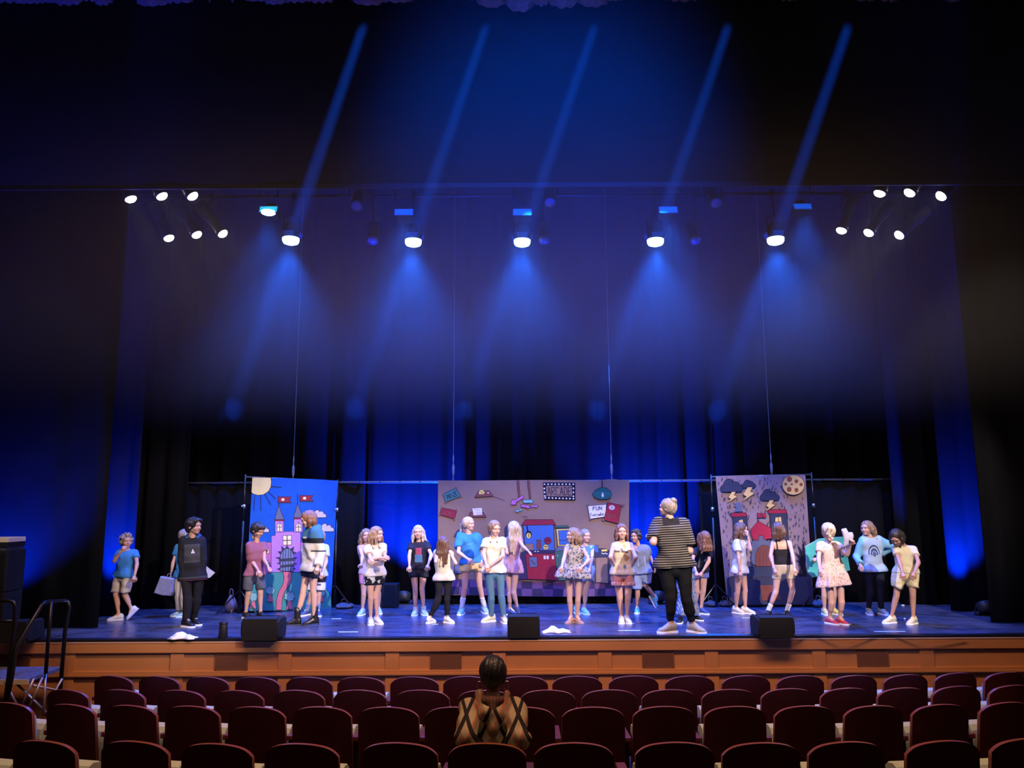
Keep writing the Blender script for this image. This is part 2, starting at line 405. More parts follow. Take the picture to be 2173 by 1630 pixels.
# ================================================================== LAMPS ON THE BATTENS
M_lens_w = mat('lamp_lens_white', (1, 1, 1), 0.3, emit=(1.0, 0.97, 0.90), estr=9)
M_lens_b = mat('lamp_lens_blue_white', (0.6, 0.9, 1), 0.3, emit=(0.45, 0.85, 1.0), estr=6)
M_lens_c = mat('lamp_lens_cyan', (0.1, 0.6, 0.8), 0.3, emit=(0.0, 0.42, 0.72), estr=1.0)
M_lens_d = mat('lamp_lens_blue', (0.05, 0.2, 0.8), 0.3, emit=(0.0, 0.085, 0.72), estr=0.9)
M_frame_b = mat('gel_frame', (0.10, 0.25, 0.5), 0.4, spec=0.5)
M_lens_v = mat('unlit_lens', (0.10, 0.09, 0.35), 0.15, spec=0.8)
M_can = mat('lamp_housing', (0.03, 0.03, 0.033), 0.4, metal=0.3, spec=0.5)
for k, Y in enumerate((10.2, 11.4)):
    z = at(1086, 385, 10.15).z + 0.55 if k == 0 else at(1086, 470, 11.35).z + 0.45
    mb = MB(); mb.tube([(-7.5, Y, z), (7.5, Y, z)], 0.024, 10)
    tag(mb.build('lighting_batten', M_metal, smooth=True), ('black pipe batten just behind the border carrying the first row of lamps', 'black pipe batten farther upstage carrying the bright blue lamps')[k], 'batten')
    if k == 0: BZ1 = z
    else: BZ2 = z
def hang(parent, L, Y, bz, up):
    """yoke and pipe clamp above a lamp at L (world), hung from the batten"""
    y = MB(); w_ = 0.12
    y.tube([L+Vector((-w_, 0, 0)), L+Vector((-w_, 0, up)), L+Vector((0, 0, up+0.05)), L+Vector((w_, 0, up)), L+Vector((w_, 0, 0))], 0.009, 6)
    y.build('yoke', M_metal, parent, world=True)
    c = MB(); top = Vector((L.x, Y, bz)); c.tube([L+Vector((0, 0, up+0.05)), top], 0.011, 6)
    c.box(top+Vector((-0.025, -0.04, -0.04)), top+Vector((0.025, 0.04, 0.05))); c.build('clamp', M_metal, parent, world=True)
ORD = ['first', 'second', 'third', 'fourth', 'fifth', 'sixth', 'seventh', 'eighth', 'ninth', 'tenth', 'eleventh', 'twelfth', 'thirteenth', 'fourteenth', 'fifteenth', 'sixteenth', 'seventeenth', 'eighteenth']
for k, p in enumerate(WL + WR):
    L = at(*p); d = (WAIM[k]-L).normalized()
    side = 'on the portable steps side' if k < 6 else 'on the side without steps'
    row = 'upper' if k % 6 < 3 else 'lower'
    pos = ('outermost', 'middle', 'innermost')[k % 3 if k < 6 else 2-k % 3]
    e = empty('spotlight', L, 'lit white spotlight, %s in the %s row %s' % (pos, row, side), 'spotlight', 'white spotlights in the side clusters')
    M = dirM(L, d)
    b_ = MB(); b_.lathe([(0.07, -0.62), (0.105, -0.58), (0.11, -0.40), (0.085, -0.33), (0.075, -0.30), (0.075, -0.10), (0.088, -0.06), (0.092, 0.0), (0.080, 0.005)], 20, M=M); b_.build('housing', M_can, e, True, world=True)
    l_ = MB(); l_.lathe([(0.078, -0.005), (0.074, 0.022), (0.055, 0.042), (0.025, 0.052), (0.004, 0.054)], 20, M=M); l_.build('lens', M_lens_w, e, True, world=True)
    Lb = L - d*0.33
    hang(e, Lb, 10.2 if p[2] < 11 else 11.4, BZ1 if p[2] < 11 else BZ2, 0.20)
for k, p in enumerate(B2):
    L = at(p[0], p[1], 11.35)
    e = empty('downlight', L, 'bright blue-white downlight on the farther batten, %s from the portable steps side' % ORD[k], 'stage light', 'bright blue downlights on the farther batten')
    M = Matrix.Translation(L)
    b_ = MB(); b_.lathe([(0.05, 0.30), (0.10, 0.26), (0.125, 0.10), (0.128, 0.045), (0.120, 0.045)], 24, M=M); b_.build('housing', M_can, e, True, world=True)
    l_ = MB(); l_.lathe([(0.128, 0.045), (0.126, 0.0), (0.11, -0.03), (0.06, -0.05), (0.004, -0.055)], 24, M=M); l_.build('lens', M_lens_b, e, True, world=True)
    g = MB()
    for sx, sy in ((-1, 0), (1, 0), (0, -1), (0, 1)):
        g.add([L+Vector(q) for q in ((sx*.13-sy*.07, sy*.13+sx*.07, .05), (sx*.13+sy*.07, sy*.13-sx*.07, .05), (sx*.16+sy*.09, sy*.16-sx*.09, .12), (sx*.16-sy*.09, sy*.16+sx*.09, .12))], [(0, 1, 2, 3)])
    g.build('barn_door', M_frame_b, e, world=True)
    hang(e, L+Vector((0, 0, 0.16)), 11.4, BZ2, 0.22)
for k, p in enumerate(B1):
    L = at(p[0], p[1], 10.15)
    e = empty('downlight', L, ('cyan-lit downlight with a square gel frame near the white spotlights' if k == 0 else 'dim blue downlight with a square gel frame, %s on the nearer batten' % ORD[k]), 'stage light', 'square-framed downlights on the nearer batten')
    T_ = Matrix.Translation(L) @ Matrix.Rotation(math.radians(-18), 4, 'X')
    b_ = MB(); b_.box((-0.115, 0.0, -0.045), (0.115, 0.17, 0.05), M=T_, bev=0.012); b_.box((-0.06, 0.05, 0.05), (0.06, 0.13, 0.16), M=T_, bev=0.01); b_.build('housing', M_can, e, world=True)
    l_ = MB(); l_.box((-0.118, -0.012, -0.044), (0.118, 0.0, 0.044), M=T_); l_.build('gel', M_lens_c if k == 0 else M_lens_d, e, world=True)
    g = MB()
    for a, b2 in (((-.125, -.05), (.125, -.05)), ((.125, -.05), (.125, .05)), ((.125, .05), (-.125, .05)), ((-.125, .05), (-.125, -.05))):
        g.tube([T_ @ Vector((a[0], -0.008, a[1])), T_ @ Vector((b2[0], -0.008, b2[1]))], 0.007, 6)
    g.build('gel_frame', M_frame_b, e, world=True)
    if k == 0: l_ = MB(); l_.lathe([(0.10, -0.03), (0.095, -0.055), (0.06, -0.07), (0.004, -0.075)], 20, M=Matrix.Translation(L)); l_.build('lens', M_lens_b, e, True, world=True)
    hang(e, L+Vector((0, 0, 0.18)), 10.2, BZ1, 0.22)
UNLIT = [(757, 437, 10.25), (1167, 430, 10.25), (1520, 432, 10.25), (790, 510, 11.45), (1155, 510, 11.45), (1477, 510, 11.45)]
UL = ['dark unlit spotlight beside the second blue downlight', 'dark unlit spotlight beside the middle square gel frame', 'dark unlit spotlight between the last two square gel frames',
      'dark unlit spotlight on the farther batten beside the second bright lamp', 'dark unlit spotlight on the farther batten beside the middle bright lamp', 'dark unlit spotlight on the farther batten between the last two bright lamps']
for k, p in enumerate(UNLIT):
    L = at(*p); d = Vector((0.05, -0.62, -0.8)).normalized(); M = dirM(L, d)
    e = empty('spotlight', L, UL[k], 'spotlight', 'unlit spotlights between the blue lamps')
    b_ = MB(); b_.lathe([(0.05, -0.42), (0.085, -0.38), (0.09, -0.1), (0.095, 0.0), (0.085, 0.004)], 18, M=M); b_.build('housing', M_can, e, True, world=True)
    l_ = MB(); l_.lathe([(0.083, 0.0), (0.06, 0.02), (0.004, 0.03)], 18, M=M); l_.build('lens', M_lens_v, e, True, world=True)
    hang(e, L-d*0.2, 10.2 if p[2] < 11 else 11.4, BZ1 if p[2] < 11 else BZ2, 0.16)

# ================================================================== HUNG PIPE, DRAPE, ROPES
PY = 12.62
pz = at(1086, 1022, PY).z
M_pipe = mat('pipe_grey', (0.25, 0.25, 0.27), 0.35, metal=0.7)
e = empty('drape_batten', (0, PY, pz), 'thin steel pipe hung on four lines across the stage behind the children', 'batten')
mb = MB(); xa, xb = at(380, 1024, PY).x, at(1890, 1019, PY).x
mb.tube([(xa, PY, pz), (xb, PY, pz)], 0.02, 10); mb.build('pipe', M_pipe, e, True, world=True)
x = xa
while x < xb:
    mb = MB(); mb.tube([(x-0.008, PY, pz), (x+0.008, PY, pz)], 0.026, 10); mb.build('tie', M_black, e, world=True); x += 0.262*1.25
o = curtain('masking_drape', xa, at(772, 1022, PY).x, PY+0.03, STAGE_Z+0.01, pz-0.02, M_back, 0.03, 0.33, seed=21)
tag(o, 'pleated black drape on the pipe behind the castle backdrop', 'curtain')
o = curtain('masking_drape', at(931, 1022, PY).x, at(1336, 1022, PY).x, PY+0.05, STAGE_Z+0.01, pz-0.02, M_velvet, 0.02, 0.33, seed=22)
tag(o, 'black drape on the pipe hidden behind the brown paper backdrop', 'curtain')
o = curtain('masking_drape', at(1482, 1022, PY).x, xb, PY+0.03, STAGE_Z+0.01, pz-0.02, M_back, 0.03, 0.33, seed=23)
tag(o, 'pleated black drape on the pipe behind the stormy tower backdrop', 'curtain')
M_rope = mat('line_grey', (0.22, 0.20, 0.21), 0.6)
for k, (px, top) in enumerate(((622, (640, 545)), (962, (965, 545)), (1298, (1288, 545)), (1638, (1613, 545)))):
    P = at(px, 1010, PY)
    e = empty('lift_line', (P.x, PY, pz), 'thin lift line and turnbuckle holding the pipe, %s from the portable steps side' % ORD[k], 'rope', 'lift lines holding the hung pipe')
    mb = MB(); mb.tube([(P.x, PY, pz+0.42), (P.x, PY, 8.8)], 0.004, 6); mb.build('line', M_rope, e, world=True)
    mb = MB(); mb.lathe([(0.004, 0.0), (0.012, 0.03), (0.006, 0.08), (0.022, 0.13), (0.022, 0.24), (0.006, 0.29), (0.013, 0.36), (0.004, 0.43)], 10, M=Matrix.Translation((P.x, PY, pz+0.01))); mb.build('turnbuckle', M_rope, e, True, world=True)

# ================================================================== PAINTED PAPER BACKDROPS
class Plane:
    def __init__(s, A, B): s.o = Vector((A.x, A.y, 0)); s.u = Vector((B.x-A.x, B.y-A.y, 0)).normalized(); s.n = Vector((s.u.y, -s.u.x, 0))  # n faces the audience
    def hit(s, px, py, lift=0.0):
        d = ray(px, py); t = ((s.o + s.n*lift - EYE).dot(s.n))/d.dot(s.n); return EYE + d*t
PAL = {}
def paint(c):
    if c not in PAL: PAL[c] = mat('paint_%s' % c, {
        'black': (0.012, 0.010, 0.016), 'sky': (0.010, 0.075, 0.36), 'sun': (0.62, 0.50, 0.20), 'grey': (0.10, 0.11, 0.16), 'lilac': (0.36, 0.17, 0.52), 'pink': (0.36, 0.11, 0.27),
        'red': (0.20, 0.02, 0.035), 'green': (0.045, 0.21, 0.19), 'mint': (0.16, 0.33, 0.29), 'path': (0.45, 0.12, 0.15), 'cloud': (0.46, 0.40, 0.48), 'yellow': (0.62, 0.45, 0.10), 'cream': (0.62, 0.55, 0.33),
        'bars': (0.13, 0.16, 0.27), 'kraft': (0.205, 0.128, 0.088), 'deepgreen': (0.02, 0.105, 0.075), 'ticketgreen': (0.05, 0.14, 0.125), 'white': (0.60, 0.56, 0.60), 'glass': (0.045, 0.11, 0.29), 'brown': (0.15, 0.05, 0.04),
        'machinered': (0.24, 0.018, 0.03), 'greenbox': (0.045, 0.10, 0.07), 'tilea': (0.11, 0.055, 0.13), 'tileb': (0.035, 0.025, 0.06), 'rainpaper': (0.25, 0.17, 0.165), 'storm': (0.032, 0.036, 0.06), 'roof': (0.30, 0.02, 0.04),
        'stone': (0.09, 0.095, 0.13), 'hill': (0.035, 0.033, 0.055), 'cookie': (0.62, 0.40, 0.14), 'chip': (0.26, 0.07, 0.03), 'rust': (0.15, 0.045, 0.03), 'leaf': (0.03, 0.11, 0.06), 'orange': (0.55, 0.22, 0.05), 'teal': (0.04, 0.13, 0.16)}[c], 0.75, spec=0.1, var=0.18, vscale=9, bump=0.25, bscale=7)
    return PAL[c]
class Art:
    def __init__(s, plane, conv): s.p = plane; s.c = conv; s.v = []; s.f = []; s.m = []; s.names = []; s.k = 0
    def _mi(s, c):
        if c not in s.names: s.names.append(c)
        return s.names.index(c)
    def poly(s, pts, c, outline=0.0, lc='black'):
        if outline: s.line(list(pts)+[pts[0]], outline, lc)
        s.k += 1; lift = 0.0035+0.00008*s.k; n = len(s.v)
        for a in pts: s.v.append(s.p.hit(*s.c(*a), lift))
        s.f.append(tuple(range(n, n+len(pts)))); s.m.append(s._mi(c)); return s
    def line(s, pts, w, c='black'):
        s.k += 1; lift = 0.0035+0.00008*s.k; mi = s._mi(c)
        P = [Vector(q) for q in pts]
        for i in range(len(P)-1):
            d = (P[i+1]-P[i])
            if d.length < 1e-6: continue
            d.normalize(); nn = Vector((-d.y, d.x))*w/2; a = P[i]-d*w*0.35; b = P[i+1]+d*w*0.35
            n = len(s.v)
            for q in (a-nn, a+nn, b+nn, b-nn): s.v.append(s.p.hit(*s.c(q.x, q.y), lift))
            s.f.append((n, n+1, n+2, n+3)); s.m.append(mi)
        return s
    def ell(s, x, y, rx, ry, c, outline=0.0, n=20, a0=0, a1=360):
        pts = [(x+rx*math.cos(math.radians(a0+(a1-a0)*i/n)), y+ry*math.sin(math.radians(a0+(a1-a0)*i/n))) for i in range(n if a1-a0 >= 360 else n+1)]
        return s.poly(pts, c, outline)
    def glyphs(s, txt, x, y, w, h, lw, c='black', ang=0.0, gap=0.35):
        G = {'A': [[(0,1),(.5,0),(1,1)],[(.2,.62),(.8,.62)]], 'R': [[(0,1),(0,0),(.9,.05),(.9,.45),(0,.5),(1,1)]], 'C': [[(1,.1),(.1,0),(0,.9),(1,1)]], 'D': [[(0,0),(0,1),(.8,.9),(1,.5),(.8,.08),(0,0)]],
             'E': [[(1,0),(0,0),(0,1),(1,1)],[(0,.5),(.8,.5)]], 'P': [[(0,1),(0,0),(.9,.05),(.9,.5),(0,.52)]], 'I': [[(.5,0),(.5,1)]], 'Z': [[(0,0),(1,0),(0,1),(1,1)]], 'F': [[(1,0),(0,0),(0,1)],[(0,.45),(.8,.45)]],
             'U': [[(0,0),(0,.85),(.5,1),(1,.85),(1,0)]], 'N': [[(0,1),(0,0),(1,1),(1,0)]], 'G': [[(1,.12),(.5,0),(0,.3),(0,.75),(.5,1),(1,.85),(1,.55),(.6,.55)]], 'M': [[(0,1),(.1,0),(.5,.6),(.9,0),(1,1)]], 'S': [[(1,.08),(.4,0),(0,.22),(.9,.68),(.7,1),(0,.95)]],
             'H': [[(0,0),(0,1)],[(1,0),(1,1)],[(0,.5),(1,.5)]], 'O': [[(.5,0),(0,.5),(.5,1),(1,.5),(.5,0)]], 'T': [[(0,0),(1,0)],[(.5,0),(.5,1)]], 'W': [[(0,0),(.25,1),(.5,.4),(.75,1),(1,0)]], 'L': [[(0,0),(0,1),(1,1)]], 'B': [[(0,1),(0,0),(.8,.1),(.8,.4),(0,.5),(.95,.7),(.8,.95),(0,1)]], 'Y': [[(0,0),(.5,.5),(1,0)],[(.5,.5),(.5,1)]],
             'v': [[(0,.45),(.5,1),(1,.45)]], 'e': [[(.1,.72),(.9,.7),(.7,.45),(.2,.5),(.1,.9),(.9,.97)]], 'r': [[(.1,.45),(.1,1)],[(.1,.6),(.8,.45)]], 'y': [[(0,.45),(.5,.9)],[(1,.45),(.2,1.4)]], 'w': [[(0,.45),(.25,1),(.5,.6),(.75,1),(1,.45)]], 'h': [[(0,0),(0,1)],[(0,.6),(.8,.5),(.8,1)]], 't': [[(.5,.1),(.5,1)],[(.1,.45),(.9,.45)]], 'i': [[(.5,.45),(.5,1)],[(.5,.2),(.5,.27)]], 'm': [[(0,1),(0,.45),(.45,.55),(.45,1)],[(.45,.55),(.95,.5),(.95,1)]], 'p': [[(0,.45),(0,1.4)],[(0,.5),(.8,.55),(.8,.9),(0,.95)]], 'o': [[(.5,.45),(0,.7),(.5,1),(1,.7),(.5,.45)]], 'n': [[(0,1),(0,.45)],[(0,.6),(.8,.5),(.8,1)]], ' ': []}
        ca, sa = math.cos(math.radians(ang)), math.sin(math.radians(ang)); cx = 0
        for ch in txt:
            for st_ in G[ch]:
                s.line([(x+(cx+a*w)*ca-b*h*sa, y+(cx+a*w)*sa+b*h*ca) for a, b in st_], lw, c)
            cx += w*(1+gap)
        return s
    def build(s, parent): return mesh('artwork', s.v, s.f, [paint(c) for c in s.names], parent, midx=s.m, world=True)
def sheet(name, plane, corners, m, parent, top=None, n=24, th=0.003):
    """paper sheet between four pixel corners TL, TR, BR, BL lying on a plane; back face th behind"""
    TL, TR, BR, BL = [Vector(c) for c in corners]; v = []; f = []; H = 6
    for lift in (0.002, -th):
        for j in range(H+1):
            for i in range(n+1):
                u, t = i/n, j/H
                q = (TL*(1-u)+TR*u)*(1-t)+(BL*(1-u)+BR*u)*t
                if top and j == 0: q = q+Vector((0, top(u)))
                v.append(plane.hit(q.x, q.y, lift))
    N = n+1; B = N*(H+1)
    for j in range(H):
        for i in range(n):
            a = j*N+i; f.append((a, a+N, a+N+1, a+1)); f.append((B+a, B+a+1, B+a+N+1, B+a+N))
    for i in range(n): f.append((i, i+1, B+i+1, B+i)); k = H*N+i; f.append((k, B+k, B+k+1, k+1))
    for j in range(H): a = j*N; f.append((a, B+a, B+a+N, a+N)); a = j*N+n; f.append((a, a+N, B+a+N, B+a))
    return mesh(name, v, f, m, parent, world=True)
def stand(e, P, ztop, knob_z):
    mb = MB(); mb.tube([(P.x, P.y, STAGE_Z+0.01), (P.x, P.y, STAGE_Z+1.35)], 0.020, 10); mb.tube([(P.x, P.y, STAGE_Z+1.33), (P.x, P.y, ztop)], 0.015, 10); mb.build('pole', M_metal, e, True, world=True)
    mb = MB(); mb.lathe([(0.026, 0), (0.028, 0.03), (0.026, 0.06)], 12, M=Matrix.Translation((P.x, P.y, knob_z))); mb.tube([(P.x, P.y-0.02, knob_z+0.03), (P.x-0.02, P.y-0.06, knob_z+0.035)], 0.012, 8); mb.build('knob', M_steel, e, True, world=True)
    for a in (90, 210, 330):
        q = math.radians(a); d = Vector((math.cos(q)*0.34, math.sin(q)*0.20, 0)); mb = MB()
        mb.tube([(P.x, P.y, STAGE_Z+0.35), (P.x+d.x, P.y+d.y, STAGE_Z+0.015)], 0.011, 6); mb.build('leg', M_metal, e, world=True)
# ---- castle
c1 = lambda x, y: (500+x/5.092, 990+y/5.092)
pA, pB = onz(507, 1303), onz(709, 1290)
pl1 = Plane(pA+Vector((0, -0.03, 0)), pB+Vector((0, -0.03, 0)))
e = empty('backdrop_stand', (pA+pB)/2, 'telescopic black stand with crossbar holding the blue castle backdrop', 'stand')
zA = pl1.hit(528, 1008).z; zB = pl1.hit(717, 1019).z
stand(e, pA, zA+0.01, pl1.hit(524, 1079).z); stand(e, pB, zB+0.01, pl1.hit(714, 1086).z)
mb = MB(); mb.tube([(pA.x, pA.y, zA-0.03), (pB.x, pB.y, zB-0.02)], 0.014, 10); mb.build('crossbar', M_steel, e, True, world=True)
e = empty('castle_backdrop', (pA+pB)/2+Vector((0, 0, 0.4)), 'blue paper backdrop painted with a lilac castle, sun and winding path', 'backdrop')
sheet('paper', pl1, ((536, 1012), (716.5, 1022), (702, 1294), (519, 1297)), paint('sky'), e, top=lambda u: 1.2*math.sin(u*5)-2.2*math.sin(u*3.1))
A = Art(pl1, c1)
A.poly([(182, 118), (378, 122), (384, 170), (378, 220), (352, 268), (300, 302), (240, 308), (195, 296), (172, 280)], 'sun', 9)
for L_ in ([(204, 318), (196, 475)], [(270, 318), (272, 480)], [(315, 302), (380, 415)], [(356, 275), (432, 350)], [(384, 218), (494, 225)]): A.line(L_, 7)
def cloud(x, y, s, c='cloud', flip=1):
    pts = []
    for (cx, cy, r, a0, a1) in ((-52, -6, 26, 140, 250), (-22, -34, 32, 190, 300), (22, -24, 28, 220, 340), (52, -2, 24, 240, 370)):
        for i in range(6):
            q = math.radians(a0+(a1-a0)*i/5); pts.append((x+flip*s*(cx+r*math.cos(q)), y+s*(cy+r*math.sin(q))))
    pts += [(x+flip*s*74, y+s*16), (x-flip*s*74, y+s*16)]
    A.poly(pts, c, 11)
cloud(905, 535, 0.95); cloud(985, 685, 1.0); cloud(295, 695, 0.85)
A.poly([(150, 1560), (165, 1330), (230, 1230), (330, 1165), (440, 1135), (500, 1130), (600, 1135), (690, 1148), (820, 1180), (930, 1260), (1030, 1400), (1032, 1540), (600, 1555)], 'green', 10)
A.poly([(945, 1050), (985, 1030), (1000, 1090), (992, 1160), (950, 1165)], 'leaf', 7)
A.poly([(300, 1170), (302, 822), (385, 820), (388, 848), (420, 850), (422, 885), (385, 888), (384, 945), (415, 948), (414, 985), (384, 990), (384, 1030), (420, 1035), (418, 1068), (386, 1072), (388, 1140), (330, 1160)], 'pink', 9)
A.poly([(695, 1140), (692, 1060), (672, 1055), (675, 1000), (700, 990), (705, 820), (740, 820), (740, 1150)], 'pink', 9)
A.poly([(385, 1140), (388, 750), (430, 748), (432, 705), (700, 705), (700, 1140)], 'lilac', 9)
for x0, x1, yb in ((428, 518, 585), (632, 722, 565)):
    A.poly([(x0, 710), (x0, yb), (x1, yb), (x1, 710)], 'lilac', 9)
    A.poly([(x0-6, yb+4), (x0-2, yb-15), (x1+2, yb-15), (x1+6, yb+4)], 'red', 6)
    A.poly([(x0-4, yb-14), ((x0+x1)/2-8, yb-160), (x1+4, yb-14)], 'grey', 9)
    xc = (x0+x1)/2+3; A.line([(xc-10, yb-158), (xc-10, yb-270)], 6)
    A.poly([(xc-26, 700), (xc-28, 640), (xc, 605), (xc+26, 640), (xc+26, 700)], 'cream', 8); A.line([(xc, 608), (xc, 700)], 6); A.line([(xc-26, 655), (xc+26, 655)], 6)
for (x, y) in ((462, 330), (696, 315)):
    A.poly([(x, y), (x+138, y), (x+112, y+30), (x+140, y+58), (x, y+58)], 'red', 8); A.poly([(x+30, y+16), (x+66, y+14), (x+66, y+42), (x+30, y+42)], 'orange', 0); A.ell(x+50, y+28, 14, 14, 'white')
A.poly([(512, 750), (602, 748), (600, 845), (514, 848)], 'cream', 9); A.line([(557, 750), (557, 846)], 8); A.line([(513, 800), (601, 797)], 8)
for (x, y) in ((340, 905), (345, 1045)): A.poly([(x-24, y+32), (x-22, y-5), (x, y-34), (x+18, y-5), (x+20, y+30)], 'cream', 7); A.line([(x-2, y-30), (x-1, y+30)], 5); A.line([(x-22, y+2), (x+18, y+2)], 5)
star = []
for i in range(9):
    q = math.radians(200+i*17.5); star += [(558+105*math.cos(q+.13), 955+130*math.sin(q+.13)), (558+70*math.cos(q+.28), 960+92*math.sin(q+.28))]
for tri in ([(425, 985), (500, 975), (500, 1015)], [(452, 918), (505, 915), (490, 960)], [(490, 855), (540, 895), (500, 915)], [(555, 850), (590, 900), (525, 900)], [(635, 862), (622, 920), (585, 895)], [(660, 930), (610, 960), (615, 915)], [(670, 985), (615, 1010), (612, 975)], [(668, 1050), (610, 1065), (612, 1030)], [(440, 1045), (500, 1030), (500, 1065)], [(440, 1110), (500, 1085), (490, 1125)], [(655, 1105), (612, 1120), (612, 1085)]): A.poly(tri, 'storm', 0)
A.poly([(484, 1130), (486, 960), (510, 910), (558, 888), (605, 910), (625, 960), (622, 1130)], 'bars', 9)
for x in (512, 540, 570, 598): A.line([(x, 905), (x-2, 1128)], 6)
A.poly([(470, 1000), (640, 985), (640, 1020), (470, 1030)], 'storm'); A.poly([(480, 1070), (635, 1050), (632, 1080), (484, 1096)], 'storm')
A.poly([(512, 1140), (600, 1140), (604, 1200), (585, 1270), (535, 1340), (505, 1410), (498, 1480), (495, 1550), (440, 1548), (442, 1450), (470, 1350), (510, 1280), (528, 1210)], 'path', 9)
def tree(x, y, s):
    A.poly([(x-14*s, y+40*s), (x+14*s, y+40*s), (x+34*s, y+130*s), (x-34*s, y+130*s)], 'path', 6)
    pts = [(x+math.cos(math.radians(a))*52*s*(1+0.14*math.cos(math.radians(a*7))), y+math.sin(math.radians(a))*46*s*(1+0.14*math.cos(math.radians(a*7)))) for a in range(0, 360, 9)]
    A.poly(pts, 'mint', 7)
tree(375, 1340, 0.92); tree(582, 1405, 1.05); tree(190, 1410, 0.95); tree(930, 1370, 0.7)
A.build(e)
# ---- arcade, hung from the pipe
c2 = lambda x, y: (920+x/5.0535, 1000+y/5.0535)
q1 = at(930, 1022, PY-0.04); q2 = at(1335, 1022, PY-0.04); pl2 = Plane(q1, q2)
e = empty('arcade_backdrop', (q1+q2)/2, 'wide brown kraft paper backdrop painted with arcade machines and signs', 'backdrop')
sheet('paper', pl2, ((929.5, 1019.5), (1335.5, 1019), (1334, 1266), (929, 1263)), mat('kraft_paper', (0.205, 0.128, 0.088), 0.75, spec=0.12, var=0.12, vscale=3, bump=0.6, bscale=4), e, top=lambda u: -1.0*math.exp(-((u-0.905)/0.04)**2)*3+0.5*math.sin(u*9))
A = Art(pl2, c2)
for r0, y0 in enumerate((1165, 1245)):
    for k in range(19):
        x0 = 50+k*112; x1 = x0+112; d0 = 20*math.sin((x0-400)*0.0016); d1 = 20*math.sin((x1-400)*0.0016)
        A.poly([(x0, y0+d0), (min(x1, 2085), y0+d1), (min(x1, 2085), y0+80+d1), (x0, y0+80+d0)], 'tilea' if (k+r0) % 2 else 'tileb', 3)
A.poly([(108, 245), (240, 182), (290, 268), (128, 332)], 'ticketgreen', 10); A.glyphs('PRIZE', 138, 262, 16, 48, 6, 'black', -24, 0.5)
for p_ in ((104, 248), (240, 180), (292, 270), (128, 335)): A.ell(*p_, 9, 9, 'kraft', 5, 8)
A.poly([(90, 395), (245, 425), (222, 510), (66, 465)], 'red', 10); A.glyphs('CASINO', 92, 418, 13, 38, 5, 'brown', 12, 0.45)
for p_ in ((90, 388), (246, 420), (222, 516), (66, 468)): A.ell(*p_, 9, 9, 'kraft', 5, 8)
A.poly([(442, 280), (486, 213), (595, 212), (638, 268)], 'brown', 9); A.poly([(484, 245), (492, 205), (520, 198), (548, 222), (540, 248)], 'yellow', 6); A.line([(500, 215), (530, 240)], 5); A.ell(585, 232, 9, 6, 'white'); A.line([(640, 270), (760, 312)], 5, 'brown')
A.poly([(370, 490), (398, 440), (530, 440), (562, 492)], 'brown', 9); A.poly([(415, 400), (518, 393), (524, 468), (430, 474)], 'white', 4); A.glyphs('OH', 440, 405, 22, 22, 3, 'lilac'); A.glyphs('YEH', 440, 440, 18, 22, 3, 'lilac')
A.poly([(895, 105), (915, 105), (928, 275), (912, 275)], 'brown', 6); A.poly([(1008, 105), (1026, 105), (1046, 300), (1030, 300)], 'brown', 6)
A.poly([(826, 360), (850, 302), (866, 318), (955, 258), (970, 285), (880, 335), (888, 358)], 'pink', 8); PAL['pink']
A.poly([(960, 312), (1035, 308), (1035, 296), (1072, 325), (1038, 350), (1036, 338), (965, 340)], 'mint', 8)
A.poly([(940, 358), (1000, 366), (1002, 354), (1038, 392), (1000, 402), (1000, 390), (940, 382)], 'pink', 8); A.poly([(1045, 372), (1090, 368), (1092, 356), (1122, 374), (1094, 394), (1090, 384), (1048, 386)], 'pink', 7); A.poly([(876, 432), (900, 408), (905, 418), (950, 405), (952, 420), (908, 432), (905, 440)], 'mint', 7)
A.glyphs('mn', 960, 470, 24, 20, 4, 'brown', 10)
A.poly([(1175, 122), (1518, 125), (1520, 310), (1190, 305)], 'black', 4); A.poly([(1206, 160), (1484, 158), (1486, 270), (1212, 268)], 'kraft')
A.glyphs('ARCADE', 1222, 172, 33, 86, 7, 'black', 0.0, 0.36)
for k in range(9): A.ell(1190+k*38.5, 140+1*(k % 2), 9, 8, 'white', 0, 10); A.ell(1200+k*37.5, 286+k*1.2, 9, 8, 'white', 0, 10)
for k in range(3): A.ell(1188+k*3, 186+k*40, 8, 10, 'white', 0, 10); A.ell(1500, 185+k*42, 8, 10, 'white', 0, 10)
A.line([(1808, 103), (1810, 180)], 9); A.poly([(1706, 245), (1735, 205), (1790, 178), (1850, 182), (1895, 215), (1908, 250), (1890, 288), (1840, 302), (1775, 300), (1728, 280)], 'deepgreen', 10); A.line([(1712, 240), (1800, 228), (1905, 245)], 5, 'teal'); A.poly([(1809, 228), (1817, 228), (1828, 262), (1818, 282), (1806, 276), (1800, 260)], 'white', 4)
A.poly([(1655, 375), (1852, 358), (1840, 488), (1680, 510)], 'white', 10); A.glyphs('FUN', 1708, 385, 24, 36, 7, 'black', -4, 0.45); A.glyphs('Everywhe', 1682, 452, 13, 34, 5, 'black', -5, 0.4)
for p_ in ((1652, 372), (1680, 515)): A.ell(*p_, 10, 10, 'kraft', 6, 8)
A.poly([(1872, 338), (2010, 368), (1975, 560), (1828, 522)], 'machinered', 10)
A.poly([(1912+38*math.cos(i*math.pi/11)*(1 if i % 2 else 0.6), 390+30*math.sin(i*math.pi/11)*(1 if i % 2 else 0.6)) for i in range(22)], 'white', 0); A.glyphs('GO', 1900, 380, 10, 18, 4)
A.glyphs('GAME', 1856, 452, 21, 42, 6, 'brown', 7, 0.3)
for p_ in ((1872, 330), (2030, 366), (1822, 524)): A.ell(*p_, 13, 11, 'kraft', 7, 8)
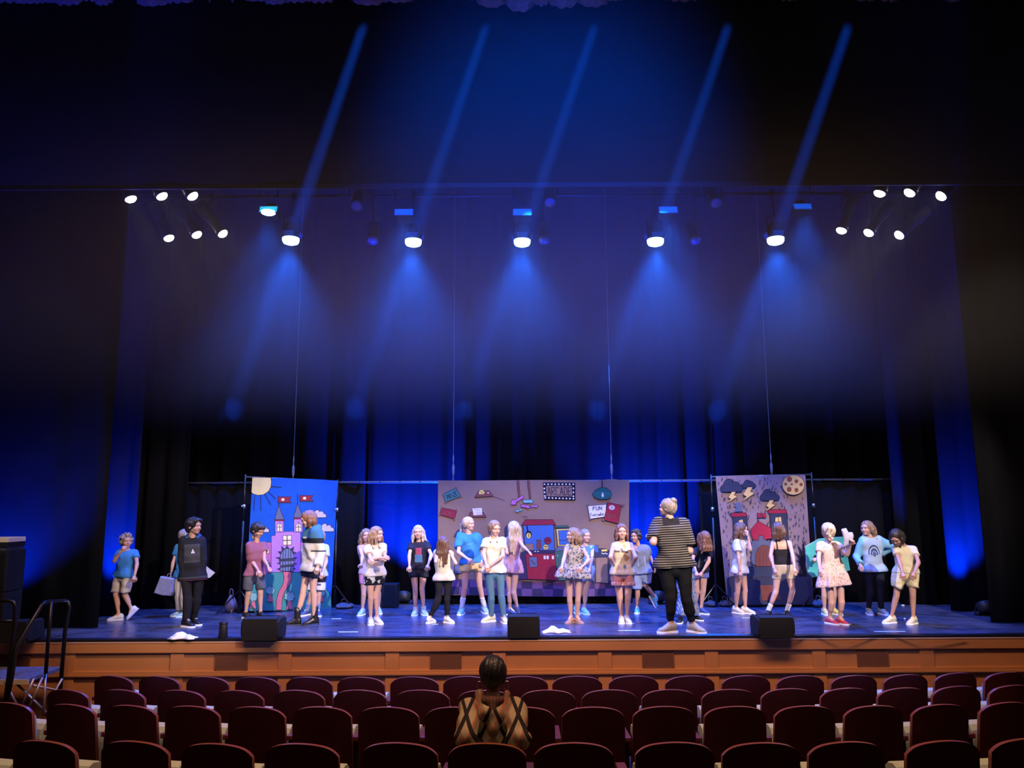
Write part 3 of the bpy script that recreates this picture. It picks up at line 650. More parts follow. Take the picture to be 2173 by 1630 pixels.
A.poly([(945, 580), (985, 522), (1276, 520), (1310, 578)], 'red', 9); A.poly([(962, 585), (1284, 578), (1296, 852), (985, 850)], 'glass', 10)
A.line([(1002, 590), (1010, 650)], 14, 'black'); A.ell(1020, 680, 34, 42, 'black'); A.ell(1020, 690, 24, 30, 'yellow'); A.line([(1020, 665), (1022, 705)], 7)
A.ell(1128, 800, 26, 44, 'brown', 5); A.ell(1128, 758, 20, 18, 'brown', 5); A.ell(1112, 742, 8, 8, 'brown', 4); A.ell(1146, 742, 8, 8, 'brown', 4)
A.ell(1225, 745, 36, 36, 'red', 8); A.glyphs('OO', 1202, 728, 18, 26, 5); A.ell(1204, 815, 28, 27, 'yellow', 7); A.line([(1188, 808), (1222, 808)], 9); A.line([(1192, 824), (1204, 832), (1216, 824)], 5)
A.poly([(985, 780), (1070, 776), (1072, 850), (990, 850)], 'kraft', 5)
A.poly([(905, 1160), (940, 880), (990, 850), (1300, 850), (1310, 890), (990, 900), (1015, 1155)], 'tileb', 8); A.poly([(990, 888), (1312, 885), (1335, 1168), (1012, 1155)], 'machinered', 10)
A.poly([(1022, 925), (1106, 918), (1112, 1025), (1034, 1030)], 'grey', 8); A.line([(1040, 950), (1090, 1000)], 6); 
for x in (1180, 1212, 1268): A.poly([(x, 908), (x+22, 906), (x+24, 942), (x+2, 944)], 'white', 3, 'kraft')
for x in (1090, 1120): A.ell(x, 860, 9, 5, 'white', 0, 8)
A.poly([(1298, 605), (1320, 588), (1440, 584), (1452, 602)], 'greenbox', 7); A.poly([(1318, 622), (1460, 618), (1466, 798), (1336, 800)], 'yellow', 8); A.poly([(1338, 638), (1450, 632), (1456, 785), (1350, 788)], 'glass', 6); A.line([(1345, 740), (1455, 738)], 6)
A.poly([(1300, 855), (1340, 805), (1500, 800), (1505, 850)], 'grey', 8); A.poly([(1300, 860), (1500, 850), (1520, 1165), (1335, 1170)], 'greenbox', 9); A.ell(1330, 905, 6, 12, 'mint', 3, 8)
A.ell(1800, 880, 98, 50, 'storm', 8); A.poly([(1722, 930), (1870, 925), (1868, 1200), (1740, 1190)], 'kraft', 0)
for x in (1710, 1735, 1870, 1890): A.line([(x, 900), (x+4, 1195)], 11, 'storm')
A.poly([(1728, 800), (1764, 796), (1768, 870), (1732, 872)], 'glass', 7); A.poly([(1800, 842), (1862, 838), (1864, 858), (1802, 862)], 'yellow', 5)
for k in range(4): A.ell(1808+k*17, 880+6*(k % 2), 7, 7, 'white', 3, 8)
A.poly([(228, 1010), (300, 1000), (310, 1090), (232, 1095)], 'grey', 8)
A.poly([(215, 700), (250, 640), (300, 600), (330, 700)], 'storm', 0); A.poly([(765, 610), (790, 580), (800, 700), (790, 880), (920, 880), (905, 1150), (860, 1150), (770, 700)], 'storm', 6)
for k in range(4): A.ell(935+(k % 2)*22, 990+k*22, 7, 6, 'cream', 3, 8)
A.build(e)
# ---- storm tower
c3 = lambda x, y: (1500+x/5.092, 990+y/5.092)
pC, pD = onz(1521, 1289), onz(1740, 1287)
pl3 = Plane(pC+Vector((0, -0.03, 0)), pD+Vector((0, -0.03, 0)))
e = empty('backdrop_stand', (pC+pD)/2, 'telescopic black stand with crossbar holding the rainy tower backdrop', 'stand')
zC = pl3.hit(1511, 1008).z; zD = pl3.hit(1724, 1003).z
stand(e, pC, zC+0.01, pl3.hit(1513, 1085).z); stand(e, pD, zD+0.01, pl3.hit(1732, 1077).z)
mb = MB(); mb.tube([(pC.x, pC.y, zC-0.03), (pD.x, pD.y, zD-0.03)], 0.014, 10); mb.build('crossbar', M_steel, e, True, world=True)
e = empty('tower_backdrop', (pC+pD)/2+Vector((0, 0, 0.4)), 'mauve paper backdrop painted with rain, storm clouds and a cookie moon', 'backdrop')
sheet('paper', pl3, ((1518.5, 1011.5), (1709, 1008.5), (1727, 1284), (1543, 1284)), paint('rainpaper'), e, top=lambda u: -2.2*math.sin(u*math.pi)**0.5+(2.0 if abs(u-0.49) < 0.03 else 0))
A = Art(pl3, c3)
r = random.Random(5)
for k in range(330):
    y = r.uniform(110, 1130); xl = 100+(y-105)*0.108; xr = 1060+(y-100)*0.062
    x = r.uniform(xl+10, xr-15); h_ = r.uniform(14, 34); A.line([(x, y), (x+r.uniform(-4, 6), y+h_)], r.uniform(5, 8), 'storm')
A.poly([(215, 1215), (260, 1185), (330, 1180), (330, 1478), (228, 1478)], 'hill'); A.poly([(930, 1160), (1040, 1130), (1128, 1145), (1145, 1480), (930, 1478)], 'hill', 0); A.poly([(225, 1300), (420, 1150), (720, 1130), (960, 1180), (1150, 1300), (1148, 1490), (232, 1490)], 'hill')
tr = [(990, 1190), (1012, 1080), (1000, 1040), (950, 1000), (1005, 1020), (975, 960), (930, 915), (1000, 960), (1010, 990), (1000, 900), (970, 830), (1020, 900), (1032, 930), (1035, 850), (1060, 790), (1052, 880), (1080, 870), (1060, 930), (1075, 990), (1058, 1050), (1080, 1190)]
A.poly(tr, 'black')
for x0, x1, yt in ((268, 438, 505), (670, 870, 470)):
    A.poly([(x0+14, yt+30), (x1-10, yt+30), (x1+15, 830), (x0+30, 830)], 'storm', 10); A.poly([(x0-5, yt), (x1-15, yt-4), (x1-8, yt+34), (x0, yt+38)], 'roof', 9)
A.poly([(290, 490), (320, 440), (290, 430), (315, 410), (295, 395), (365, 385), (370, 440), (390, 485)], 'grey')
A.poly([(742, 552), (800, 545), (815, 640), (735, 640)], 'cookie', 6); A.line([(772, 550), (775, 640)], 6); A.line([(738, 600), (810, 596)], 6); A.poly([(345, 585), (385, 572), (395, 620), (345, 620)], 'cookie', 6)
A.poly([(480, 1060), (485, 810), (680, 800), (700, 1060)], 'stone', 6); A.poly([(500, 800), (560, 800), (560, 748), (615, 745), (617, 790), (640, 790), (650, 1000), (500, 1000)], 'stone')
A.poly([(468, 690), (556, 592), (690, 668), (700, 775), (618, 790), (612, 745), (560, 745), (556, 800), (500, 790)], 'roof', 9)
A.line([(553, 600), (548, 505)], 7); A.poly([(546, 503), (590, 512), (632, 505), (640, 555), (600, 548), (555, 555)], 'roof', 8); A.line([(575, 515), (610, 545)], 7)
A.poly([(525, 1080), (520, 960), (545, 880), (605, 840), (660, 845), (690, 900), (700, 1080)], 'stone', 0); A.poly([(530, 1078), (528, 960), (550, 890), (605, 850), (660, 860), (690, 910), (695, 1078)], 'rust', 8)
for x in (570, 605, 640): A.line([(x, 880), (x+2, 1070)], 4, 'storm')
A.poly([(450, 1085), (720, 1075), (740, 1190), (440, 1200)], 'storm', 0); A.line([(450, 1085), (720, 1078)], 6); A.poly([(575, 1285), (760, 1280), (800, 1440), (600, 1450)], 'rust')
for (x, y, s) in ((270, 215, 1.30), (455, 195, 0.78), (680, 315, 1.12)):
    pts = []
    for (cx, cy, rr, a0, a1) in ((-62, 18, 30, 120, 260), (-22, -18, 42, 190, 310), (30, -4, 34, 220, 345), (66, 20, 26, 260, 400)):
        for i in range(6): q = math.radians(a0+(a1-a0)*i/5); pts.append((x+s*(cx+rr*math.cos(q)), y+s*(cy+rr*math.sin(q))))
    pts += [(x+s*80, y+s*42), (x-s*74, y+s*44)]
    A.poly(pts, 'storm', 11)
for (x, y, s) in ((270, 275, 0.95), (440, 225, 1.25), (680, 365, 0.98)):
    A.poly([(x, y), (x+42*s, y), (x+22*s, y+38*s), (x+60*s, y+52*s), (x-45*s, y+122*s), (x-8*s, y+80*s), (x-38*s, y+62*s)], 'cookie', 7)
A.ell(935, 200, 118, 106, 'cookie', 9, 32)
for (x, y, r1) in ((893, 138, 25), (968, 160, 17), (1018, 195, 15), (852, 190, 12), (918, 192, 8), (890, 248, 22), (968, 255, 19)): A.ell(x, y, r1, r1*1.08, 'chip', 5, 14)
A.build(e)

# ================================================================== OTHER THINGS ON STAGE
M_grill = mat('speaker_grille', (0.010, 0.010, 0.011), 0.7, spec=0.2, bump=0.8, bscale=220)
M_box = mat('speaker_paint', (0.013, 0.013, 0.014), 0.6, spec=0.25, bump=0.2, bscale=90)
def wedge(px0, px1, pyb, pyt, label, flip):
    A_ = onz(px0, pyb); B_ = onz(px1, pyb); Y = (A_.y+B_.y)/2; W_ = B_.x-A_.x; H_ = at((px0+px1)/2, pyt, Y).z - STAGE_Z
    e = empty('floor_monitor', ((A_.x+B_.x)/2, Y+0.2, STAGE_Z), label, 'speaker', 'wedge monitors along the stage lip')
    D_ = 0.40; hw = W_/2
    prof = [(-0.2, 0.0), (-0.2, H_*0.96), (-0.16, H_), (-0.02, H_), (D_-0.2, H_*0.35), (D_-0.2, 0.0)]
    v = []; f = []; n = len(prof)
    for x in (-hw*0.9, hw*0.9):
        for (y, z) in prof: v.append((x, y, z))
    f.append(tuple(range(n))[::-1]); f.append(tuple(range(n, 2*n)))
    for i in range(n): f.append((i, (i+1) % n, n+(i+1) % n, n+i))
    mesh('cabinet', v, f, M_box, e)
    for s in (-1, 1):   # rounded end cheeks
        v = []; f = []; k = 16
        for x in (s*hw*0.9, s*hw):
            for i in range(k):
                q = 2*math.pi*i/k; sc = 1.0 if x == s*hw*0.9 else 0.86
                cy, cz = 0.0, H_*0.5
                v.append((x, cy-0.02+0.185*sc*math.copysign(abs(math.cos(q))**0.5, math.cos(q)), cz+0.5*H_*sc*math.copysign(abs(math.sin(q))**0.5, math.sin(q))*1.0))
        f = [tuple(range(k, 2*k)) if s > 0 else tuple(range(k, 2*k))[::-1]]
        for i in range(k): a = (i, (i+1) % k, k+(i+1) % k, k+i); f.append(a if s > 0 else a[::-1])
        c_ = mesh('end_cap', v, f, M_box, e)
        h = MB(); h.lathe([(0.028, 0), (0.03, 0.004), (0.02, 0.006)], 12, M=dirM((s*(hw-0.001), -0.02, H_*0.55), (s, 0, 0))); hh = h.build('handle', M_black, c_)
    g = MB(); g.add([(-hw*0.86, -0.015, H_*0.985), (hw*0.86, -0.015, H_*0.985), (hw*0.86, D_-0.21, H_*0.37), (-hw*0.86, D_-0.21, H_*0.37)], [(0, 1, 2, 3)])
    go = g.build('grille', M_grill, e); go.location = (0, 0.006, 0.008)
wedge(509, 589, 1360, 1312, 'black wedge monitor at the stage lip in front of the boy in maroon', 1)
wedge(1077, 1146, 1354, 1307, 'black wedge monitor at the middle of the stage lip', 1)
wedge(1611, 1690, 1355, 1309, 'black wedge monitor at the stage lip in front of the girl in the black camisole', -1)
wedge(-8, 54, 1366, 1318, 'black wedge monitor half hidden behind the step handrails', 1)
# black cup-like can
P = onz(473, 1354)
e = empty('stage_can', P, 'small black cylindrical can standing beside a wedge monitor', 'can')
mb = MB(); mb.lathe([(0.052, 0.0), (0.056, 0.01), (0.046, 0.185), (0.042, 0.19)], 20, M=Matrix.Translation(P)); mb.build('body', M_black, e, True, world=True)
mb = MB(); mb.lathe([(0.049, 0.165), (0.050, 0.172), (0.049, 0.18)], 20, M=Matrix.Translation(P)); mb.build('rim', M_metal, e, True, world=True)
# white rags
M_rag = mat('white_cloth', (0.75, 0.74, 0.78), 0.85, spec=0.1)
def rag(px, py, wpx, label, sd):
    P = onz(px, py); r = np.random.default_rng(sd); n = 26; m_ = 12; v = []; f = []
    W_ = onz(px+wpx/2, py).x - onz(px-wpx/2, py).x
    for j in range(m_+1):
        for i in range(n+1):
            u, t = i/n-0.5, j/m_-0.5
            edge = (1-abs(2*u)**4)*(1-abs(2*t)**4)
            x = u*W_*(1+0.08*math.sin(t*9+sd)); y = t*0.20*(1-0.4*abs(u))+0.03*math.sin(u*11+sd)
            z = 0.006+edge*(0.018+0.02*abs(math.sin(u*9+t*7+sd))+0.045*math.exp(-((u+0.12)/0.14)**2-((t)/0.3)**2))
            v.append((P.x+x, P.y+y, STAGE_Z+z))
    for j in range(m_):
        for i in range(n): a = j*(n+1)+i; f.append((a, a+1, a+n+2, a+n+1))
    o = mesh('cloth_rag', v, f, M_rag, smooth=True); s_ = o.modifiers.new('t', 'SOLIDIFY'); s_.thickness = 0.005
    tag(o, label, 'cloth')
rag(388, 1355, 58, 'crumpled white cloth on the stage floor in front of the boy in the black hoodie', 1)
rag(1180, 1342, 58, 'crumpled white cloth on the stage floor beside the middle wedge monitor', 4)
# spike tape
M_tape = mat('spike_tape', (0.55, 0.68, 0.72), 0.6)
TP = [(718, 760, 1341.5, 'long strip of pale spike tape near the first wedge monitor'), (704, 724, 1313.5, 'short strip of pale spike tape behind the booted girl'), (1312, 1359, 1338.5, 'long strip of pale spike tape in front of the smiling girl'), (1855, 1922, 1340.5, 'long strip of pale spike tape in front of the girl in yellow shorts'), (1574, 1597, 1311.5, 'short strip of pale spike tape in front of the girl in white'), (1338, 1347, 1323, 'tiny strip of pale spike tape beside the smiling girl\'s shoes'), (1797, 1806, 1325, 'tiny strip of pale spike tape beside the red shoes'), (917, 930, 1325, 'tiny strip of pale spike tape by the small girl in leggings')]
for (a, b_, y, lab) in TP:
    p0, p1 = onz(a, y), onz(b_, y); mb = MB(); mb.box((p0.x, p0.y-0.02, STAGE_Z+0.0005), (p1.x, p0.y+0.02, STAGE_Z+0.002)); tag(mb.build('spike_tape', M_tape), lab, 'tape', 'spike tape marks on the stage floor')
# bags
M_sand = mat('sandbag_cloth', (0.10, 0.09, 0.10), 0.9, spec=0.1, var=0.3, vscale=20)
def blob(name, px, py, wpx, h, d, m, label, cat, handle=None):
    P = onz(px, py); W_ = wpx/1631*P.y*1.03
    e = empty(name, P, label, cat); v = []; f = []; n = 20; k = 9
    for j in range(k+1):
        t = j/k
        for i in range(n):
            q = 2*math.pi*i/n; rr = (math.sin(math.pi*min(1, 0.12+0.88*t))**0.55) if t < 1 else 0.02
            w_ = 1+0.10*math.sin(3*q+px)+0.06*math.sin(5*q)
            v.append((P.x+W_/2*rr*w_*math.cos(q), P.y+d/2*rr*w_*math.sin(q), STAGE_Z+h*t*(0.85+0.15*math.sin(2*q+px))))
    for j in range(k):
        for i in range(n): f.append((j*n+i, j*n+(i+1) % n, (j+1)*n+(i+1) % n, (j+1)*n+i))
    f.append(tuple(range(n))[::-1]); f.append(tuple(k*n+i for i in range(n)))
    mesh('bag_body', v, f, m, e, True, world=True)
    mb = MB(); hh = handle or 0.05
    mb.tube([(P.x-W_*0.16, P.y, STAGE_Z+h*0.8), (P.x-W_*0.12, P.y, STAGE_Z+h+hh*0.8), (P.x, P.y, STAGE_Z+h+hh), (P.x+W_*0.12, P.y, STAGE_Z+h+hh*0.7), (P.x+W_*0.16, P.y, STAGE_Z+h*0.8)], 0.008, 6)
    mb.build('handle', m, e, True, world=True); return e
blob('tote_bag', 489, 1299, 24, 0.26, 0.16, mat('tote_cloth', (0.30, 0.28, 0.36), 0.85, var=0.4, vscale=15), 'small pale tote bag with a looped handle on the floor behind the castle stand', 'bag', 0.08)
blob('sandbag', 508, 1298, 14, 0.13, 0.2, M_sand, 'grey sandbag on the castle stand foot beside the tote bag', 'sandbag')
blob('sandbag', 730, 1291, 36, 0.09, 0.25, M_sand, 'flat grey sandbag beside the castle backdrop on the girls\' side', 'sandbag')
blob('sandbag', 1508, 1287, 24, 0.10, 0.25, M_sand, 'grey sandbag at the tower stand beside the bending girl', 'sandbag')
blob('sandbag', 1537, 1287, 20, 0.10, 0.25, M_sand, 'grey sandbag tucked under the tower backdrop edge', 'sandbag')
blob('sandbag', 1737, 1288, 26, 0.12, 0.25, M_sand, 'dark sandbag at the tower stand behind the girl in the floral dress', 'sandbag')
# LED uplight fixtures and a dark sub box
def led(P, label, d=(0, 0.5, 0.85)):
    e = empty('led_uplight', P, label, 'stage light')
    mb = MB(); mb.box(P+Vector((-0.14, -0.05, 0)), P+Vector((0.14, 0.05, 0.015))); mb.tube([P+Vector((-0.14, 0, 0.01)), P+Vector((-0.14, 0, 0.12))], 0.008, 6); mb.tube([P+Vector((0.14, 0, 0.01)), P+Vector((0.14, 0, 0.12))], 0.008, 6); mb.build('bracket', M_metal, e, world=True)
    M = dirM(P+Vector((0, 0, 0.12)), d); mb = MB(); mb.lathe([(0.07, -0.09), (0.105, -0.07), (0.115, 0.04), (0.105, 0.05)], 20, M=M); mb.build('housing', M_black, e, True, world=True)
    mb = MB(); mb.lathe([(0.102, 0.045), (0.09, 0.052), (0.002, 0.054)], 20, M=M); mb.build('lens', M_uplens, e, True, world=True)
M_uplens = mat('uplight_lens', (0.05, 0.05, 0.4), 0.2, emit=(0, 0.02, 1.0), estr=3)
led(onz(857, 1282), 'small round led uplight on the floor behind the girl in the black tee')
led(onz(1396, 1282), 'small round led uplight on the floor hidden behind the striped woman')
led(onz(2092, 1306), 'small round led uplight on the floor at the blue-lit curtain past the last girl')
P = onz(822, 1291)
e = empty('subwoofer', P, 'dark box speaker on the floor beside the led uplight', 'speaker')
mb = MB(); mb.box(P+Vector((-0.17, 0, 0)), P+Vector((0.15, 0.25, 0.36)), bev=0.01); mb.build('cabinet', M_box, e, world=True)
mb = MB(); mb.box(P+Vector((-0.14, -0.006, 0.03)), P+Vector((0.12, 0.002, 0.33))); mb.build('grille', M_grill, e, world=True)
# speaker stack at the edge with a bright console on top
P = onz(-20, 1352); Ys = 9.60
zt_ = at(10, 1167, Ys).z; xr_ = at(21, 1200, Ys).x; zm = at(10, 1256, Ys).z
for k, (za, zb_) in enumerate(((STAGE_Z, zm-0.005), (zm, zt_))):
    e = empty('speaker_cabinet', (xr_-0.35, Ys, za), ('tall black speaker cabinet at the bottom of the stack behind the handrail', 'black speaker cabinet on top of the stack beside the blue glow')[k], 'speaker')
    mb = MB(); mb.box((xr_-0.7, Ys-0.05, za), (xr_, Ys+0.3, zb_), bev=0.012); mb.build('cabinet', M_box, e, world=True)
    mb = MB(); mb.box((xr_-0.66, Ys-0.058, za+0.04), (xr_-0.04, Ys-0.048, zb_-0.04)); mb.build('grille', M_grill, e, world=True)
e = empty('console', (xr_-0.35, Ys, zt_), 'cream and black equipment case lying on top of the speaker stack', 'equipment')
zc1, zc2, zc3 = zt_+0.03, at(10, 1151, Ys).z, at(10, 1141, Ys).z
mb = MB(); mb.box((xr_-0.7, Ys-0.03, zt_), (xr_-0.045, Ys+0.3, zc1)); mb.build('base', M_steel, e, world=True)
mb = MB(); mb.box((xr_-0.7, Ys-0.04, zc1), (xr_-0.025, Ys+0.3, zc2)); mb.build('band', M_black, e, world=True)
mb = MB(); mb.box((xr_-0.7, Ys-0.04, zc2), (xr_-0.02, Ys+0.3, zc3), bev=0.006); mb.build('lid', mat('cream_case', (0.75, 0.62, 0.42), 0.5), e, world=True)
# cables on the floor
for pts, lab in (([(1690, 1352), (1720, 1350), (1790, 1353), (1880, 1349), (1960, 1352), (2050, 1350)], 'thin black cable along the stage lip from the last wedge monitor'), ([(28, 1340), (60, 1350), (90, 1353), (130, 1351)], 'thin grey cable on the floor behind the handrail')):
    mb = MB(); mb.tube([onz(*p)+Vector((0, 0, 0.008)) for p in pts], 0.007, 6); tag(mb.build('floor_cable', M_black, smooth=True), lab, 'cable')

# ================================================================== PORTABLE STEPS
M_tread = mat('speckled_tread', (0.22, 0.24, 0.32), 0.8, var=0.0)
nt = M_tread.node_tree; b = nt.nodes['Principled BSDF']; tc = nt.nodes.new('ShaderNodeTexCoord'); vo = nt.nodes.new('ShaderNodeTexVoronoi'); vo.inputs['Scale'].default_value = 55
cr = nt.nodes.new('ShaderNodeValToRGB'); cr.color_ramp.elements[0].color = (0.55, 0.56, 0.60, 1); cr.color_ramp.elements[1].color = (0.085, 0.09, 0.12, 1); cr.color_ramp.elements[0].position = 0.12; cr.color_ramp.elements[1].position = 0.3
nt.links.new(tc.outputs['Object'], vo.inputs['Vector']); nt.links.new(vo.outputs['Distance'], cr.inputs['Fac']); nt.links.new(cr.outputs['Color'], b.inputs['Base Color'])
M_cream = mat('tread_edge_cream', (0.62, 0.52, 0.34), 0.6)
Ya, Yb = 8.75, 9.4
tz = at(60, 1441, Ya).z
e = empty('portable_steps', (at(60, 1441, Ya).x, 9.0, tz-0.65), 'folding portable steps with speckled tread and black handrails against the stage front', 'steps')
xl_, xr_ = at(-120, 1440, Ya).x, at(131, 1425, Yb).x
mb = MB(); mb.box((xl_, Ya, tz-0.045), (xr_, Yb, tz), bev=0.006); tr_ = mb.build('tread', M_tread, e, world=True)
mb = MB(); mb.box((xl_, Ya-0.012, tz-0.055), (at(62, 1440, Ya).x, Ya, tz-0.004)); mb.build('edge_strip', M_cream, tr_, world=True)
mb = MB(); mb.box((xl_-0.3, Ya-0.35, tz-0.27), (xl_+0.25, Ya+0.05, tz-0.23), bev=0.005); mb.build('tread', M_tread, e, world=True)
def rail(name, pts, r_=0.02, m=M_metal): mb = MB(); mb.tube([at(*p) for p in pts], r_, 10); return mb.build(name, m, e, True, world=True)
rail('handrail', [(128, 1462, 9.38), (138, 1340, 9.38), (147, 1288, 9.38), (145, 1279, 9.38), (139, 1275, 9.38), (96, 1278, 8.6), (88, 1284, 8.55), (60, 1330, 8.42), (36, 1370, 8.3), (31, 1388, 8.28), (26, 1430, 8.28), (14, 1490, 8.28)], 0.023)
rail('rail_post', [(109, 1277, 8.72), (103, 1350, 8.72), (97, 1430, 8.72)], 0.02)
rail('handrail', [(-40, 1276, 8.3), (18, 1275, 8.3), (29, 1278, 8.3), (33, 1288, 8.3), (31, 1330, 8.3), (24, 1380, 8.3), (18, 1440, 8.3), (10, 1495, 8.3)], 0.021)
rail('rail_post', [(-20, 1319, 8.3), (30, 1318, 8.3)], 0.016)
M_leg = mat('grey_tube', (0.33, 0.28, 0.27), 0.4, metal=0.6)
for pts in ([(72, 1440, 8.45), (44, 1502, 8.4)], [(90, 1438, 8.6), (60, 1505, 8.5)], [(97, 1430, 8.75), (92, 1520, 8.7)], [(30, 1446, 8.8), (98, 1512, 8.75)], [(132, 1440, 8.93), (118, 1465, 8.9), (70, 1455, 8.6)], [(10, 1446, 8.5), (40, 1505, 8.5)]):
    rail('brace', pts, 0.013, M_leg)

# ================================================================== AUDITORIUM SEATS
M_swood = mat('seat_wood', (0.046, 0.0060, 0.0050), 0.42, spec=0.4, var=0.25, vscale=6)
M_sedge = mat('seat_edge_highlight', (0.20, 0.055, 0.035), 0.3, spec=0.5)  # rim wood coloured lighter for the light its edge catches
M_scloth = mat('seat_upholstery', (0.40, 0.44, 0.34), 0.9, spec=0.1, var=0.12, vscale=60, bump=0.3, bscale=160)
M_spost = mat('seat_pedestal', (0.010, 0.010, 0.011), 0.5, spec=0.3)
def seat_proto():
    HW = 0.25
    def back(y_off, inset, zb_, curve):
        n, k = 30, 10; v = []
        for j in range(k+1):
            t = j/k
            for i in range(n+1):
                u = -1+2*i/n
                ztop = SEAT_H - inset - 0.045*u*u - 0.040*abs(u)**7
                z = zb_+(ztop-zb_)*t
                x = u*(HW-inset)*(1-0.015*t**4)
                y = y_off + curve*(1-u*u) - 0.13*(z-0.40)
                v.append((x, y, z))
        return v, n, k
    # shell with thickness, outer face towards -y
    vo, n, k = back(-0.03, 0.0, 0.30, -0.035); vi, _, _ = back(0.0, 0.0, 0.30, -0.035)
    v = vo+vi; f = []; mi = []; N = n+1; B = len(vo)
    for j in range(k):
        for i in range(n):
            a = j*N+i; f.append((a, a+1, a+N+1, a+N)); mi.append(0); f.append((B+a, B+a+N, B+a+N+1, B+a+1)); mi.append(0)
    loop = [j_*N for j_ in range(k+1)]+[k*N+i_ for i_ in range(1, n+1)]+[j_*N+n for j_ in range(k-1, -1, -1)]   # rim with its own vertices
    R0 = len(v); v = v+[vo[q] for q in loop]+[vi[q] for q in loop]; m_ = len(loop)
    for i in range(m_-1): f.append((R0+i, R0+i+1, R0+m_+i+1, R0+m_+i)); mi.append(1)
    for i in range(n): f.append((i, B+i, B+i+1, i+1)); mi.append(0)
    shell = mesh('back_shell', v, f, [M_swood, M_sedge], midx=mi)
    for p in shell.data.polygons: p.use_smooth = p.material_index == 0 or True
    # upholstered pad
    v1, n, k = back(0.002, 0.035, 0.42, -0.035); v2, _, _ = back(0.055, 0.045, 0.43, -0.02)
    v = v1+v2; f = []; B = len(v1); N = n+1
    for j in range(k):
        for i in range(n): a = j*N+i; f.append((B+a, B+a+N, B+a+N+1, B+a+1))
    for i in range(n): a = k*N+i; f.append((a, a+1, B+a+1, B+a)); f.append((i, B+i, B+i+1, i+1))
    for j in range(k): a = j*N; f.append((a, a+N, B+a+N, B+a)); a = j*N+n; f.append((a, B+a, B+a+N, a+N))
    pad = mesh('back_pad', v, f, M_scloth, smooth=True)
    # tipped-up cushion: thick rounded front edge on top
    prof = [(0.06, 0.36), (0.055, 0.55), (0.06, 0.625), (0.085, 0.668), (0.13, 0.685), (0.19, 0.672), (0.225, 0.645), (0.225, 0.61), (0.16, 0.585), (0.095, 0.54), (0.085, 0.36)]
    v = []; f = []; n = len(prof); xs_ = (-0.222, -0.212, 0.212, 0.222)
    for x in xs_:
        for (y, z) in prof:
            s = 0.93 if abs(x) > 0.215 else 1.0
            v.append((x, 0.15+(y-0.15)*s, 0.58+(z-0.58)*s))
    for q in range(3):
        for i in range(n): f.append((q*n+i, q*n+(i+1) % n, (q+1)*n+(i+1) % n, (q+1)*n+i))
    f.append(tuple(range(n))[::-1]); f.append(tuple(3*n+i for i in range(n)))
    cush = mesh('seat_cushion', v, f, M_scloth, smooth=False)
    def arm(sx):
        mb = MB(); x = sx*0.287
        mb.box((x-0.034, -0.02, 0.585), (x+0.034, 0.34, 0.625), bev=0.008); a_ = mb.build('armrest', mat('armrest_wood', (0.115, 0.028, 0.032), 0.35, spec=0.45) if sx < 0 else ARM)
        mb = MB(); mb.box((x-0.016, 0.0, -0.15), (x+0.016, 0.26, 0.585)); p_ = mb.build('pedestal', M_spost)
        return a_, p_
    global ARM
    a1, p1 = arm(-1); ARM = a1.data.materials[0]; a2, p2 = arm(1)
    return shell, pad, cush, a1, p1, a2, p2
PROTO = seat_proto()
for o in PROTO: COL.objects.unlink(o)
ROWN = ('front row nearest the stage', 'second row from the stage', 'third row from the stage', 'fourth row, nearest the camera')
SEATS = []
for r_i, (Dc, L) in enumerate(ROWS):
    for k, (px, py) in enumerate(L):
        P, yaw = row_pt(Dc, px, py)
        loc = Vector((P.x, P.y, P.z-SEAT_H)) + Vector((math.sin(yaw), math.cos(yaw), 0))*0.06
        lab = 'maroon wooden seat, %s from the steps end in the %s' % (ORD[k], ROWN[r_i])
        e = empty('auditorium_seat', loc, lab, 'seat', 'seats in the %s' % ROWN[r_i], yaw if False else -yaw*-1.0)
        parts = PROTO[:5] if k < len(L)-1 else PROTO
        for o in parts:
            c = o.copy(); COL.objects.link(c); c.parent = e
        SEATS.append((r_i, k, e))
